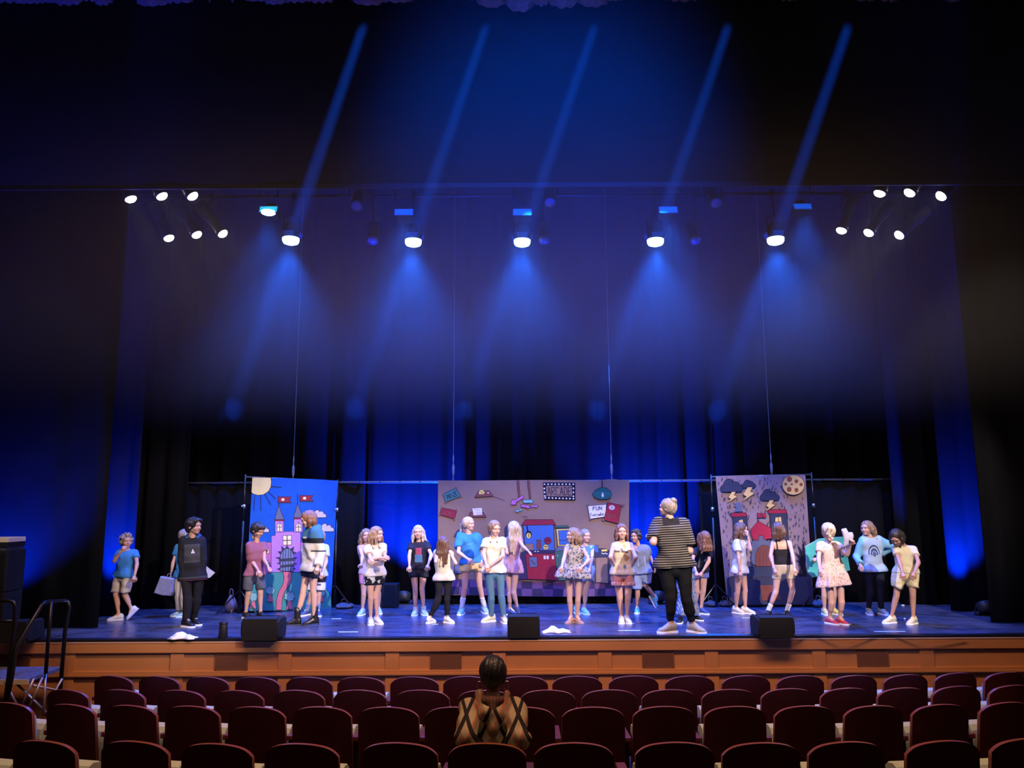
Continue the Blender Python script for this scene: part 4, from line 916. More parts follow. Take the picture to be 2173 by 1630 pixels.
# ================================================================== PEOPLE: distance fields -> surface nets
class Field:
    def __init__(s, lo, hi, h):
        s.lo = np.array(lo, float); s.h = h
        s.n = np.ceil((np.array(hi, float)-s.lo)/h).astype(int)+1
        s.ax = [s.lo[i]+h*np.arange(s.n[i]) for i in range(3)]
        s.F = np.full(tuple(s.n), 1.0, np.float32)
    def _blk(s, lo, hi):
        a = np.maximum(0, np.floor((np.array(lo)-s.lo)/s.h).astype(int)); b = np.minimum(s.n, np.ceil((np.array(hi)-s.lo)/s.h).astype(int)+1)
        if np.any(b <= a): return None
        sl = tuple(slice(a[i], b[i]) for i in range(3))
        return sl, s.ax[0][sl[0]][:, None, None], s.ax[1][sl[1]][None, :, None], s.ax[2][sl[2]][None, None, :]
    def _join(s, sl, d, k):
        A = s.F[sl]
        if k > 0:
            hh = np.clip(0.5+0.5*(d-A)/k, 0, 1); s.F[sl] = d+(A-d)*hh-k*hh*(1-hh)
        else: s.F[sl] = np.minimum(A, d)
    def cap(s, a, b, ra, rb, k=0.0, m=0.05, cut=None, flat=None):
        """tapered capsule; cut=(point, normal) removes the far side; flat=(dir, factor) squashes along dir"""
        a = np.array(a, float); b = np.array(b, float); R = max(ra, rb)+m+k
        g = s._blk(np.minimum(a, b)-R, np.maximum(a, b)+R)
        if g is None: return s
        sl, X, Y, Z = g; ba = b-a; L2 = max(1e-9, float(ba@ba))
        px, py, pz = X-a[0], Y-a[1], Z-a[2]
        t = np.clip((px*ba[0]+py*ba[1]+pz*ba[2])/L2, 0, 1)
        qx, qy, qz = px-t*ba[0], py-t*ba[1], pz-t*ba[2]
        if flat is not None:
            fd, ff = flat; dd = (qx*fd[0]+qy*fd[1]+qz*fd[2])*(1/ff-1); qx, qy, qz = qx+dd*fd[0], qy+dd*fd[1], qz+dd*fd[2]
        d = np.sqrt(qx*qx+qy*qy+qz*qz)-(ra+(rb-ra)*t)
        if cut is not None:
            c, n_ = cut; d = np.maximum(d, (X-c[0])*n_[0]+(Y-c[1])*n_[1]+(Z-c[2])*n_[2])
        s._join(sl, d, k); return s
    def ell(s, c, r, M=None, k=0.0, sub=False, m=0.05):
        c = np.array(c, float); r = np.array(r, float); R = r.max()+m+k
        g = s._blk(c-R, c+R)
        if g is None: return s
        sl, X, Y, Z = g; x, y, z = X-c[0], Y-c[1], Z-c[2]
        if M is not None: x, y, z = [M[0][i]*x+M[1][i]*y+M[2][i]*z for i in range(3)]
        d = (np.sqrt((x/r[0])**2+(y/r[1])**2+(z/r[2])**2)-1)*r.min()
        if sub:
            A = s.F[sl]; d = -d
            if k > 0:
                hh = np.clip(0.5-0.5*(A-d)/k, 0, 1)*1.0; hh = np.clip(0.5+0.5*(d-A)/k, 0, 1); s.F[sl] = A+(d-A)*hh+k*hh*(1-hh)
            else: s.F[sl] = np.maximum(A, d)
        else: s._join(sl, d, k)
        return s
    def plane(s, p, n_):
        X, Y, Z = s.ax[0][:, None, None], s.ax[1][None, :, None], s.ax[2][None, None, :]
        s.F = np.maximum(s.F, ((X-p[0])*n_[0]+(Y-p[1])*n_[1]+(Z-p[2])*n_[2]).astype(np.float32)); return s
    def noise(s, amp, freq, seed=0, aniso=(1, 1, 0.5)):
        r = np.random.default_rng(seed); X, Y, Z = s.ax[0][:, None, None], s.ax[1][None, :, None], s.ax[2][None, None, :]
        for q in range(4):
            d = r.normal(size=3)*np.array(aniso); d /= np.linalg.norm(d); f = freq*r.uniform(0.7, 1.6)
            s.F = s.F+(amp/2*np.sin(f*(X*d[0]+Y*d[1]+Z*d[2])+r.uniform(0, 6.28)+1.2*np.sin(f*0.6*(X*d[1]-Y*d[0]+Z*0.7)))).astype(np.float32)
        return s
    def mesh(s):
        F = s.F; n = np.array(F.shape)-1
        S = F < 0
        cnt = np.zeros(tuple(n), np.int8); offs = [(i, j, k) for i in (0, 1) for j in (0, 1) for k in (0, 1)]
        for o in offs: cnt += S[o[0]:o[0]+n[0], o[1]:o[1]+n[1], o[2]:o[2]+n[2]]
        I, J, K = np.nonzero((cnt > 0) & (cnt < 8))
        if len(I) == 0: return np.zeros((0, 3)), np.zeros((0, 4), int)
        f = np.stack([F[I+o[0], J+o[1], K+o[2]] for o in offs], 1)
        P = np.zeros((len(I), 3)); C = np.zeros(len(I))
        for a in range(8):
            for b in range(a+1, 8):
                da = np.array(offs[b])-np.array(offs[a])
                if np.abs(da).sum() != 1: continue
                m = (f[:, a] < 0) != (f[:, b] < 0); t = np.where(m, f[:, a]/np.where(m, f[:, a]-f[:, b], 1), 0)
                P += np.where(m[:, None], np.array(offs[a])+t[:, None]*da, 0); C += m
        P = P/C[:, None]+np.stack([I, J, K], 1)
        V = s.lo+P*s.h
        idg = np.full(tuple(n), -1, np.int64); idg[I, J, K] = np.arange(len(I))
        Q = []
        for ax in range(3):
            sh = [slice(None)]*3; sh2 = [slice(None)]*3; sh[ax] = slice(0, -1); sh2[ax] = slice(1, None)
            E = S[tuple(sh)] != S[tuple(sh2)]
            o1, o2 = [q for q in range(3) if q != ax]
            idx = np.nonzero(E); idx = [np.array(q) for q in idx]
            ok = (idx[o1] > 0) & (idx[o2] > 0) & (idx[o1] < n[o1]) & (idx[o2] < n[o2]); idx = [q[ok] for q in idx]
            def g(d1, d2):
                c = [q.copy() for q in idx]; c[o1] = c[o1]-d1; c[o2] = c[o2]-d2; return idg[c[0], c[1], c[2]]
            q4 = np.stack([g(1, 1), g(0, 1), g(0, 0), g(1, 0)], 1)
            ins = S[idx[0], idx[1], idx[2]]
            flip = ins if ax != 1 else ~ins
            q4 = np.where(flip[:, None], q4, q4[:, ::-1]); Q.append(q4[(q4 >= 0).all(1)])
        return V, np.concatenate(Q)
def npv(v): return np.array((v[0], v[1], v[2]), float)
def relax(V, Q, it=1):
    for _ in range(it):
        acc = np.zeros_like(V); c = np.zeros(len(V))
        for a in range(4):
            b = (a+1) % 4; np.add.at(acc, Q[:, a], V[Q[:, b]]); np.add.at(c, Q[:, a], 1); np.add.at(acc, Q[:, b], V[Q[:, a]]); np.add.at(c, Q[:, b], 1)
        V = V*0.5+0.5*acc/np.maximum(c, 1)[:, None]
    return V
def fast_mesh(name, V, Q, mats, parent, midx=None, attr=None):
    me = bpy.data.meshes.new(name); nv, nq = len(V), len(Q)
    me.vertices.add(nv); me.vertices.foreach_set('co', np.asarray(V, np.float32).ravel())
    me.loops.add(nq*4); me.loops.foreach_set('vertex_index', np.asarray(Q, np.int32).ravel())
    me.polygons.add(nq); me.polygons.foreach_set('loop_start', np.arange(0, nq*4, 4, dtype=np.int32)); me.polygons.foreach_set('loop_total', np.full(nq, 4, np.int32))
    for m in mats: me.materials.append(m)
    if midx is not None: me.polygons.foreach_set('material_index', np.asarray(midx, np.int32))
    me.polygons.foreach_set('use_smooth', np.ones(nq, bool))
    if attr is not None:
        a = me.attributes.new('tc', 'FLOAT_VECTOR', 'POINT'); a.data.foreach_set('vector', np.asarray(attr, np.float32).ravel())
    me.update(calc_edges=True); me.validate()
    o = bpy.data.objects.new(name, me); COL.objects.link(o)
    if parent is not None: inv_parent(o, parent)
    return o
# ---- head, built once in its own frame (face towards -y, chin to crown 0.206 m, origin mid skull)
def make_head(smile=False):
    f = Field((-.11, -.135, -.19), (.11, .125, .125), .0048)
    f.ell((0, .012, .028), (.071, .088, .078))
    f.ell((0, -.022, -.035), (.056, .060, .062), k=.03)
    f.ell((0, -.055, -.075), (.026, .024, .022), k=.025)            # chin
    for sx in (-1, 1):
        f.ell((sx*.034, -.058, -.026), (.024, .022, .022), k=.02)     # cheek
        f.ell((sx*.030, -.070, .022), (.024, .012, .009), k=.016)     # brow
    f.ell((0, -.072, .03), (.03, .014, .02), k=.02)
    for sx in (-1, 1): f.ell((sx*.030, -.092, .004), (.017, .016, .012), k=.010, sub=True)
    f.cap((0, -.076, .008), (0, -.094, -.022), .0075, .0115, k=.010)
    for sx in (-1, 1): f.ell((sx*.010, -.083, -.025), (.008, .009, .007), k=.006)
    f.ell((0, -.078, -.046), (.020, .010, .006), k=.006); f.ell((0, -.076, -.056), (.017, .010, .0065), k=.006)
    for sx in (-1, 1):
        f.ell((sx*.073, .006, -.004), (.009, .018, .028), k=.006); f.ell((sx*.079, .000, -.002), (.006, .010, .016), k=.003, sub=True)
    f.cap((0, .020, -.04), (0, .030, -.125), .037, .035, k=.02)
    V, Q = f.mesh(); V = relax(V, Q, 1)
    c = V[Q].mean(1); mi = np.zeros(len(Q), int)
    zc = c[:, 2]+.051-(14.0 if smile else 3.0)*c[:, 0]**2; lips = (np.abs(c[:, 0]) < (.026 if smile else .018)) & (c[:, 1] < -.066) & (np.abs(zc) < .0085*(1-(np.abs(c[:, 0])/.030)**2)); mi[lips] = 1
    Vs, Qs, Ms = [V], [Q], [mi]; n = len(V)
    def ball(cx, cy, cz, rx, ry, rz, m, nu=10, nv=6):
        nonlocal n
        P = []; F_ = []
        for i in range(nv+1):
            a = math.pi*i/nv
            for j in range(nu): b = 2*math.pi*j/nu; P.append((cx+rx*math.sin(a)*math.cos(b), cy+ry*math.sin(a)*math.sin(b), cz+rz*math.cos(a)))
        for i in range(nv):
            for j in range(nu): F_.append((i*nu+j, (i+1)*nu+j, (i+1)*nu+(j+1) % nu, i*nu+(j+1) % nu))
        Vs.append(np.array(P)); Qs.append(np.array(F_)+n); Ms.append(np.full(len(F_), m)); n += len(P)
    for sx in (-1, 1):
        ball(sx*.030, -.0715, .004, .0118, .0085, .0052, 2); ball(sx*.030, -.0768, .004, .0056, .0042, .0054, 3); ball(sx*.030, -.0735, .0088, .0135, .0080, .0030, 0, 8, 4)
        ball(sx*.030, -.0825, .0205, .0155, .0035, .0018, 3, 8, 4)
    if smile:
        for q in range(-3, 4): ball(q*.006, -.0835+abs(q)*.0012, -.0505+14*(q*.006)**2, .0045, .004, .0042*(1-abs(q)*.12), 2, 8, 4)
    return np.concatenate(Vs), np.concatenate(Qs), np.concatenate(Ms)
HEADS = {False: make_head(False), True: make_head(True)}
M_eye = mat('eye_white', (0.75, 0.73, 0.72), 0.3); M_iris = mat('iris_and_brow', (0.035, 0.022, 0.018), 0.4)
def skin(c): return mat('skin', c, 0.5, spec=0.35, var=0.06, vscale=14), mat('lips', (c[0]*0.80, c[1]*0.45, c[2]*0.48), 0.4)
SKINS = {'fair': skin((0.62, 0.37, 0.29)), 'mid': skin((0.50, 0.27, 0.19)), 'tan': skin((0.40, 0.21, 0.14))}
def hairmat(n, c):
    m = mat(n, c, 0.42, spec=0.4); nt = m.node_tree; b = nt.nodes['Principled BSDF']
    tc = nt.nodes.new('ShaderNodeTexCoord'); mp = nt.nodes.new('ShaderNodeMapping'); mp.inputs['Scale'].default_value = (90, 90, 9)
    ns = nt.nodes.new('ShaderNodeTexNoise'); ns.inputs['Scale'].default_value = 1.0; ns.inputs['Detail'].default_value = 3
    cr = nt.nodes.new('ShaderNodeValToRGB'); cr.color_ramp.elements[0].position = 0.3; cr.color_ramp.elements[1].position = 0.7
    cr.color_ramp.elements[0].color = (*[x*0.5 for x in c], 1); cr.color_ramp.elements[1].color = (*[min(1, x*1.35) for x in c], 1)
    bp = nt.nodes.new('ShaderNodeBump'); bp.inputs['Strength'].default_value = 0.5; bp.inputs['Distance'].default_value = 0.01
    nt.links.new(tc.outputs['Object'], mp.inputs['Vector']); nt.links.new(mp.outputs['Vector'], ns.inputs['Vector']); nt.links.new(ns.outputs['Fac'], cr.inputs['Fac'])
    nt.links.new(cr.outputs['Color'], b.inputs['Base Color']); nt.links.new(ns.outputs['Fac'], bp.inputs['Height']); nt.links.new(bp.outputs['Normal'], b.inputs['Normal'])
    return m
HAIR = {k: hairmat('hair_'+k, c) for k, c in {'blonde': (0.46, 0.32, 0.19), 'pale': (0.56, 0.43, 0.30), 'sandy': (0.30, 0.185, 0.11), 'brown': (0.15, 0.075, 0.045), 'auburn': (0.22, 0.10, 0.055), 'dark': (0.035, 0.025, 0.022), 'black': (0.016, 0.013, 0.015), 'ash': (0.27, 0.22, 0.19)}.items()}
def cloth(name, base, layers=(), rough=0.85):
    """fabric; layers paint flat print in garment coordinates (u across, v neck to hip, w front)"""
    m = mat('cloth_'+name, base, rough, spec=0.12, var=0.10, vscale=11, bump=0.06, bscale=120); nt = m.node_tree; b = nt.nodes['Principled BSDF']
    L = nt.links; cur = b.inputs['Base Color'].links[0].from_socket
    def M(op, a, c=None, d=None):
        n = nt.nodes.new('ShaderNodeMath'); n.operation = op
        for i, q in enumerate((a, c, d)):
            if q is None: continue
            if isinstance(q, (int, float)): n.inputs[i].default_value = q
            else: L.new(q, n.inputs[i])
        return n.outputs[0]
    at_ = None
    for l in layers:
        if at_ is None:
            an = nt.nodes.new('ShaderNodeAttribute'); an.attribute_name = 'tc'; sx = nt.nodes.new('ShaderNodeSeparateXYZ'); L.new(an.outputs['Vector'], sx.inputs[0]); at_ = sx.outputs
        if l[0] == 'rect':
            _, col, u0, u1, v0, v1, w = l
            k = M('MULTIPLY', M('MULTIPLY', M('GREATER_THAN', at_[0], u0), M('LESS_THAN', at_[0], u1)), M('MULTIPLY', M('GREATER_THAN', at_[1], v0), M('LESS_THAN', at_[1], v1)))
            if w: k = M('MULTIPLY', k, M('GREATER_THAN', M('MULTIPLY', at_[2], w), 0.0))
        elif l[0] == 'disc':
            _, col, u, v, r, w = l
            du, dv = M('SUBTRACT', at_[0], u), M('MULTIPLY', M('SUBTRACT', at_[1], v), 1.7)
            k = M('LESS_THAN', M('ADD', M('MULTIPLY', du, du), M('MULTIPLY', dv, dv)), r*r)
            if w: k = M('MULTIPLY', k, M('GREATER_THAN', M('MULTIPLY', at_[2], w), 0.0))
        elif l[0] == 'ring':
            _, col, u, v, r0, r1, w = l
            du, dv = M('SUBTRACT', at_[0], u), M('MULTIPLY', M('SUBTRACT', at_[1], v), 1.7); rr = M('ADD', M('MULTIPLY', du, du), M('MULTIPLY', dv, dv))
            k = M('MULTIPLY', M('MULTIPLY', M('LESS_THAN', rr, r1*r1), M('GREATER_THAN', rr, r0*r0)), M('LESS_THAN', at_[1], v)); k = M('MULTIPLY', k, M('GREATER_THAN', M('MULTIPLY', at_[2], w), 0.0))
        elif l[0] == 'tri':
            _, col, u, v, hh, w = l   # upward triangle, apex at (u, v)
            t = M('SUBTRACT', at_[1], v); k = M('MULTIPLY', M('GREATER_THAN', t, 0), M('LESS_THAN', t, hh)); k = M('MULTIPLY', k, M('LESS_THAN', M('ABSOLUTE', M('SUBTRACT', at_[0], u)), M('MULTIPLY', t, 1.15)))
            k = M('MULTIPLY', k, M('GREATER_THAN', M('MULTIPLY', at_[2], w), 0.0))
            br = M('GREATER_THAN', M('FRACT', M('MULTIPLY', M('SUBTRACT', at_[0], M('MULTIPLY', t, 0.6)), 9.0)), 0.22); k = M('MULTIPLY', k, br)
        elif l[0] == 'stripe':
            _, col, freq, duty = l; k = M('LESS_THAN', M('FRACT', M('MULTIPLY', at_[1], freq)), duty)
        elif l[0] == 'vstripe':
            _, col, freq, duty = l; k = M('LESS_THAN', M('FRACT', M('MULTIPLY', at_[0], freq)), duty)
        elif l[0] == 'spots':
            _, col, sc_, thr = l; tcn = nt.nodes.new('ShaderNodeTexCoord'); vo = nt.nodes.new('ShaderNodeTexVoronoi'); vo.inputs['Scale'].default_value = sc_; L.new(tcn.outputs['Object'], vo.inputs['Vector']); k = M('LESS_THAN', vo.outputs['Distance'], thr)
        elif l[0] == 'blotch':
            _, col, sc_, thr = l; tcn = nt.nodes.new('ShaderNodeTexCoord'); no = nt.nodes.new('ShaderNodeTexNoise'); no.inputs['Scale'].default_value = sc_; no.inputs['Detail'].default_value = 3; L.new(tcn.outputs['Object'], no.inputs['Vector']); k = M('GREATER_THAN', no.outputs['Fac'], thr)
        elif l[0] == 'cross':      # diagonal crossing bands: freq, width, offset
            _, col, fr, wd, off = l; a1 = M('ADD', M('MULTIPLY', at_[0], 1.0), M('MULTIPLY', at_[1], 1.25)); a2 = M('SUBTRACT', M('MULTIPLY', at_[0], 1.0), M('MULTIPLY', at_[1], 1.25))
            k1 = M('LESS_THAN', M('FRACT', M('ADD', M('MULTIPLY', a1, fr), off)), wd); k2 = M('LESS_THAN', M('FRACT', M('ADD', M('MULTIPLY', a2, fr), off)), wd); k = M('MAXIMUM', k1, k2)
        mx = nt.nodes.new('ShaderNodeMix'); mx.data_type = 'RGBA'; L.new(k, mx.inputs[0]); L.new(cur, mx.inputs[6]); mx.inputs[7].default_value = (*l[1], 1); cur = mx.outputs[2]
    L.new(cur, b.inputs['Base Color']); return m
# ---- hands: palm, four fingers, thumb; appended to the body mesh
def hand_geo(W, d, n, s, curl, thumb, spread=0.10):
    d = d/np.linalg.norm(d); n = n-d*(n@d); n = n/max(1e-6, np.linalg.norm(n)); lat = np.cross(d, n)
    V, Q = [], []
    def tube(pts, rs, k=6, flat=1.0):
        b0 = len(V)
        for i, p in enumerate(pts):
            t = pts[min(i+1, len(pts)-1)]-pts[max(i-1, 0)]; t = t/np.linalg.norm(t); a = np.cross(t, lat); a = a/max(1e-6, np.linalg.norm(a)); b = np.cross(a, t)
            for j in range(k):
                q = 2*math.pi*j/k; V.append(p+(a*math.cos(q)*flat+b*math.sin(q))*rs[i])
        for i in range(len(pts)-1):
            for j in range(k): Q.append((b0+i*k+j, b0+i*k+(j+1) % k, b0+(i+1)*k+(j+1) % k, b0+(i+1)*k+j))
        e = b0+(len(pts)-1)*k
        for e0 in (b0, e):
            if k == 6: Q.append((e0, e0+1, e0+2, e0+3)); Q.append((e0, e0+3, e0+4, e0+5))
            else: Q.append((e0, e0+1, e0+2, e0+3)); Q.append((e0, e0+3, e0+4, e0+7)); Q.append((e0+4, e0+5, e0+6, e0+7))
    tube([W-d*.01*s, W+d*.012*s, W+d*.04*s, W+d*.066*s, W+d*.074*s], [.019*s, .023*s, .033*s, .034*s, .026*s], 8, 0.42)
    for i, (off, ln) in enumerate(((-.0255, .058), (-.0085, .066), (.0085, .062), (.0245, .048))):
        p = W+d*.066*s+lat*off*s*thumb; dd = d+lat*spread*(i-1.5)*-0.0+lat*off*4*thumb*spread; pts = [p]; ang = 0; rs = [.0088*s]
        for sg, fr in enumerate((.45, .32, .23)):
            ang += curl*(0.8, 1.0, 0.7)[sg]; v_ = dd*math.cos(ang)+n*math.sin(ang); v_ = v_/np.linalg.norm(v_); pts.append(pts[-1]+v_*ln*fr*s*1.05); rs.append((.0082, .0074, .0056)[sg]*s)
        tube(pts, rs)
    p = W+d*.020*s-lat*.024*s*thumb; v1 = d*.72-lat*.62*thumb+n*.25; v1 = v1/np.linalg.norm(v1); v2 = d*.9-lat*.25*thumb+n*(.25+.4*min(curl, 1)); v2 = v2/np.linalg.norm(v2)
    tube([p, p+v1*.030*s, p+v1*.030*s+v2*.024*s, p+v1*.030*s+v2*.036*s], [.0115*s, .0105*s, .009*s, .006*s])
    return np.array(V), np.array(Q)
# ---- shoes
def shoe_geo(A, t, up, L, boot=0.0, low=1.0):
    """A ankle joint, t toe direction, up shoe-up; returns (upper V,Q), (sole V,Q)"""
    t = t/np.linalg.norm(t); up = up-t*(up@t); up = up/np.linalg.norm(up); lat = np.cross(t, up); base = A-up*.36*L
    st = [(-.31, .055, .24), (-.28, .14, .42), (-.15, .175, .50), (.0, .17, .50), (.12, .17, .43), (.26, .19, .32), (.42, .20, .24), (.57, .17, .19), (.67, .10, .13), (.695, .03, .07)]
    V, Q = [], []; k = 10
    for (x, w_, h_) in st:
        h_ = h_*low if x > -.3 else h_
        for j in range(k):
            q = 2*math.pi*j/k; cx = math.copysign(abs(math.cos(q))**.7, math.cos(q)); cz = math.sin(q)
            V.append(base+t*x*L+lat*cx*w_*L*(1.0 if cz < .3 else 0.72)+up*(max(0, (cz*.5+.5))**.8*h_+.03)*L)
    for i in range(len(st)-1):
        for j in range(k): Q.append((i*k+j, i*k+(j+1) % k, (i+1)*k+(j+1) % k, (i+1)*k+j))
    for e in (0, (len(st)-1)*k):
        for j in range(0, 8, 2): Q.append((e+j, e+j+1, e+(j+2) % k, e) if j else (e, e+1, e+2, e+3))
    if boot > 0:
        b0 = len(V)
        for (z, r) in ((.18, .20), (.45, .195), (.45+boot*.5, .19), (.45+boot, .205), (.45+boot, .15)):
            for j in range(k): q = 2*math.pi*j/k; V.append(base+up*z*L+(t*math.cos(q)+lat*math.sin(q)*.9)*r*L-t*.05*L)
        for i in range(4):
            for j in range(k): Q.append((b0+i*k+j, b0+i*k+(j+1) % k, b0+(i+1)*k+(j+1) % k, b0+(i+1)*k+j))
    S, SQ = [], []; out = [(-.33, .06), (-.30, .15), (-.15, .185), (.10, .17), (.30, .205), (.47, .215), (.60, .18), (.69, .10), (.715, .03)]
    ring = [(x, w_) for x, w_ in out]+[(x, -w_) for x, w_ in out[::-1]]; m_ = len(ring)
    for z in (0.0, .085):
        for (x, w_) in ring: S.append(base+t*x*L+lat*w_*L+up*(z+.0*x)*L)
    for i in range(m_): SQ.append((i, (i+1) % m_, m_+(i+1) % m_, m_+i))
    for o in (0, m_):
        for i in range(len(out)-1): SQ.append((o+i, o+i+1, o+m_-2-i, o+m_-1-i))
    return (np.array(V), np.array(Q)), (np.array(S), np.array(SQ))
M_sole = mat('shoe_sole_white', (0.7, 0.7, 0.72), 0.6); M_sole_d = mat('shoe_sole_dark', (0.02, 0.02, 0.022), 0.6)
M_lace = mat('shoe_lace', (0.75, 0.75, 0.78), 0.8)

def solve(S, px, py, L, sg):
    r = ray(px, py).normalized(); o = EYE-S; b = o.dot(r); c = o.dot(o)-L*L; D = b*b-c
    if D <= 0: return EYE+r*(-b)
    return EYE+r*(-b-math.sqrt(D) if sg >= 0 else -b+math.sqrt(D))
def azv(a): a = math.radians(a); return Vector((math.sin(a), -math.cos(a), 0))
def latv(a): a = math.radians(a); return Vector((math.cos(a), math.sin(a), 0))
PEOPLE = {}
def person(key, label, crop, Ht, head, neck, pelvis, feet, knees, elbows, wrists, taz=0, paz=None, haz=0, hp=0, hr=0, fat=1.0, skin='fair', hair=None, top=None, bottom=None, shoes=None, socks=None,
           hands=(0.35, 0.35), palm=None, smile=False, lean=0.0, tilt=0.0, Yp=None, hscale=1.0, shw=1.0, extra=None, neckL=0.0):
    ox, oy, sc = crop
    C = lambda x, y: (ox+x/sc, oy+y/sc)
    s = Ht/1.33
    paz = taz if paz is None else paz
    # feet
    fl = 0.158*Ht; FT = []
    grounded = [onz(*C(f[1], f[2])) for f in feet if f[0] == 'g']
    Y0 = Yp if Yp else sum(p.y for p in grounded)/len(grounded)
    for f in feet:
        if f[0] == 'w': FT.append((f[1], f[2], Vector((0, 0, 1)))); continue
        if f[0] == 'g':
            c = onz(*C(f[1], f[2])); t = azv(f[3])
            if Yp: c = Vector((at(*C(f[1], f[2]), Y0).x, Y0-(c.y-Y0)*0, STAGE_Z)) if abs(c.y-Y0) > 0.5 else c
            FT.append((c-t*fl*0.19+Vector((0, 0, fl*0.36)), t, Vector((0, 0, 1))))
        else:
            _, ax, ay, tx, ty, d, az = f
            A = at(*C(ax, ay), Y0-d); T = at(*C(tx, ty), Y0-d); t = (T-A).normalized()*0.9+azv(az)*0.35; t.normalize()
            u = (azv(az)*-0.0+Vector((0, 0, 1))); n_ = t.cross(u).cross(t)
            if n_.length < 0.2: n_ = azv(az)
            FT.append((A, t, n_.normalized()))
    NK = at(*C(*neck), Y0-lean); PV = pelvis if isinstance(pelvis, Vector) else at(*C(*pelvis), Y0)
    sl, hl = latv(taz), latv(paz)
    spine = (PV-NK).normalized()
    dn = Vector((0, 0, 1))
    shw_, hpw = 0.084*Ht*shw*(1+0.25*(fat-1)), 0.056*Ht*(1+0.5*(fat-1))
    SH = [NK+spine*0.045*s-sl*shw_+dn*tilt*0.5, NK+spine*0.045*s+sl*shw_-dn*tilt*0.5]
    HP = [PV-hl*hpw, PV+hl*hpw]
    if math.cos(math.radians(taz)) < 0: SH = SH[::-1]; 
    if math.cos(math.radians(paz)) < 0: HP = HP[::-1]
    EL, WR = [], []
    for i in (0, 1):
        e = elbows[i]; E = solve(SH[i], *C(e[0], e[1]), 0.172*Ht, e[2]); EL.append(E)
        w_ = wrists[i]; WR.append(solve(E, *C(w_[0], w_[1]), 0.142*Ht, w_[2]))
    KN = []
    for i in (0, 1):
        k_ = knees[i]
        if isinstance(k_, Vector): KN.append(k_); continue
        yk = 0.5*(HP[i].y+FT[i][0].y)-(k_[2] if len(k_) > 2 else 0.02); KN.append(at(*C(k_[0], k_[1]), yk))
    front = azv(taz); front = (front-spine*front.dot(spine)).normalized()
    pfront = azv(paz)
    f3 = npv(front)
    # head frame
    hs = Ht*0.147/0.206*hscale*(1.0 if Ht < 1.5 else 0.86)
    HC = at(*C(head[0], head[1]), NK.y-(head[2] if len(head) > 2 else 0.0))
    R = Matrix.Rotation(math.radians(haz), 3, 'Z') @ Matrix.Rotation(math.radians(hr), 3, 'Y') @ Matrix.Rotation(math.radians(hp), 3, 'X')
    Rn = np.array(R); hc = npv(HC)
    e = empty('person', (PV.x, PV.y, STAGE_Z if not Yp or Yp > 8 else FLOORZ), label, 'person')
    PEOPLE[key] = dict(e=e, WR=WR, EL=EL, HC=HC, R=R, s=s, SH=SH, PV=PV, NK=NK, Y0=Y0)
    V3 = npv; fatl = 1+0.55*(fat-1)
    allp = [V3(p) for p in SH+HP+EL+WR+KN+[q[0] for q in FT]+[NK, HC]]
    # ---------------- body
    lo = np.min(allp, 0)-0.16*s*fat; hi = np.max(allp, 0)+0.16*s*fat
    lo = lo-0.05; hi = hi+0.05; HG = 0.0118
    f = Field(lo, hi, HG)
    def torso(f, add, k=0.035, t1=1.0, flare=0.0, upto=0.0, low=0.0):
        prof = [(0.02, .72, .040), (0.18, .60, .066), (0.42, .50, .067), (0.70, .46, .064), (1.0, .92, .068)]
        for (t, wf, r) in prof:
            if t < upto: continue
            a = SH[0].lerp(HP[0], t); b = SH[1].lerp(HP[1], t); c = (a+b)/2
            wf2 = wf*(1+0.12*(fat-1)); r2 = r*s*(1+0.55*(fat-1)) if t > 0.1 else r*s
            ad = max(add, low) if t > 0.9 else (max(add, add*.5+low*.5) if t > .6 else add)
            f.cap(V3(c+(a-c)*wf2), V3(c+(b-c)*wf2), r2+ad+flare*t, r2+ad+flare*t, k, flat=(f3, 0.80 if low == 0 else .88))
        a = SH[0].lerp(SH[1], 0.5).lerp(HP[0].lerp(HP[1], 0.5), 0.2); b = HP[0].lerp(HP[1], 0.5)
        f.cap(V3(a), V3(b), (.056*fat)*s+add, (.060*fat)*s+add, k, flat=(f3, 0.85))
    torso(f, 0.0)
    f.cap(V3(NK+spine*0.03*s), V3(NK.lerp(HC, 0.62)), .039*s*(1+.3*(fat-1)), .034*s*(1+.3*(fat-1)), 0.025)
    bk = -pfront*0.012*s
    for i in (0, 1):
        A = FT[i][0]
        f.cap(V3(HP[i]), V3(KN[i]), .063*s*fatl, .038*s*fatl, 0.025); f.cap(V3(KN[i]), V3(A), .036*s*fatl, .0225*s, 0.010)
        f.cap(V3(KN[i].lerp(A, .12)+bk), V3(KN[i].lerp(A, .5)+bk), .038*s*fatl, .031*s*fatl, 0.015)
        f.cap(V3(A), V3(A+FT[i][1]*0.05*s-FT[i][2]*0.03*s), .028*s, .026*s, 0.01)
    core = f.F.copy()
    for i in (0, 1):
        f.cap(V3(SH[i]), V3(EL[i]), (.033*fatl)*s, .026*s*fatl, 0.02); f.cap(V3(EL[i]), V3(WR[i]), .027*s*fatl, .0175*s, 0.010); f.cap(V3(EL[i].lerp(WR[i], .12)), V3(EL[i].lerp(WR[i], .45)), .0285*s*fatl, .022*s, 0.012)
    V, Q = f.mesh(); V = relax(V, Q, 1); Vs, Qs, Ms = [V], [Q], [np.zeros(len(Q), int)]; nv = len(V)
    hV, hQ, hM = HEADS[smile]; Vs.append((hV*hs) @ Rn.T+hc); Qs.append(hQ+nv); Ms.append(hM); nv += len(hV)
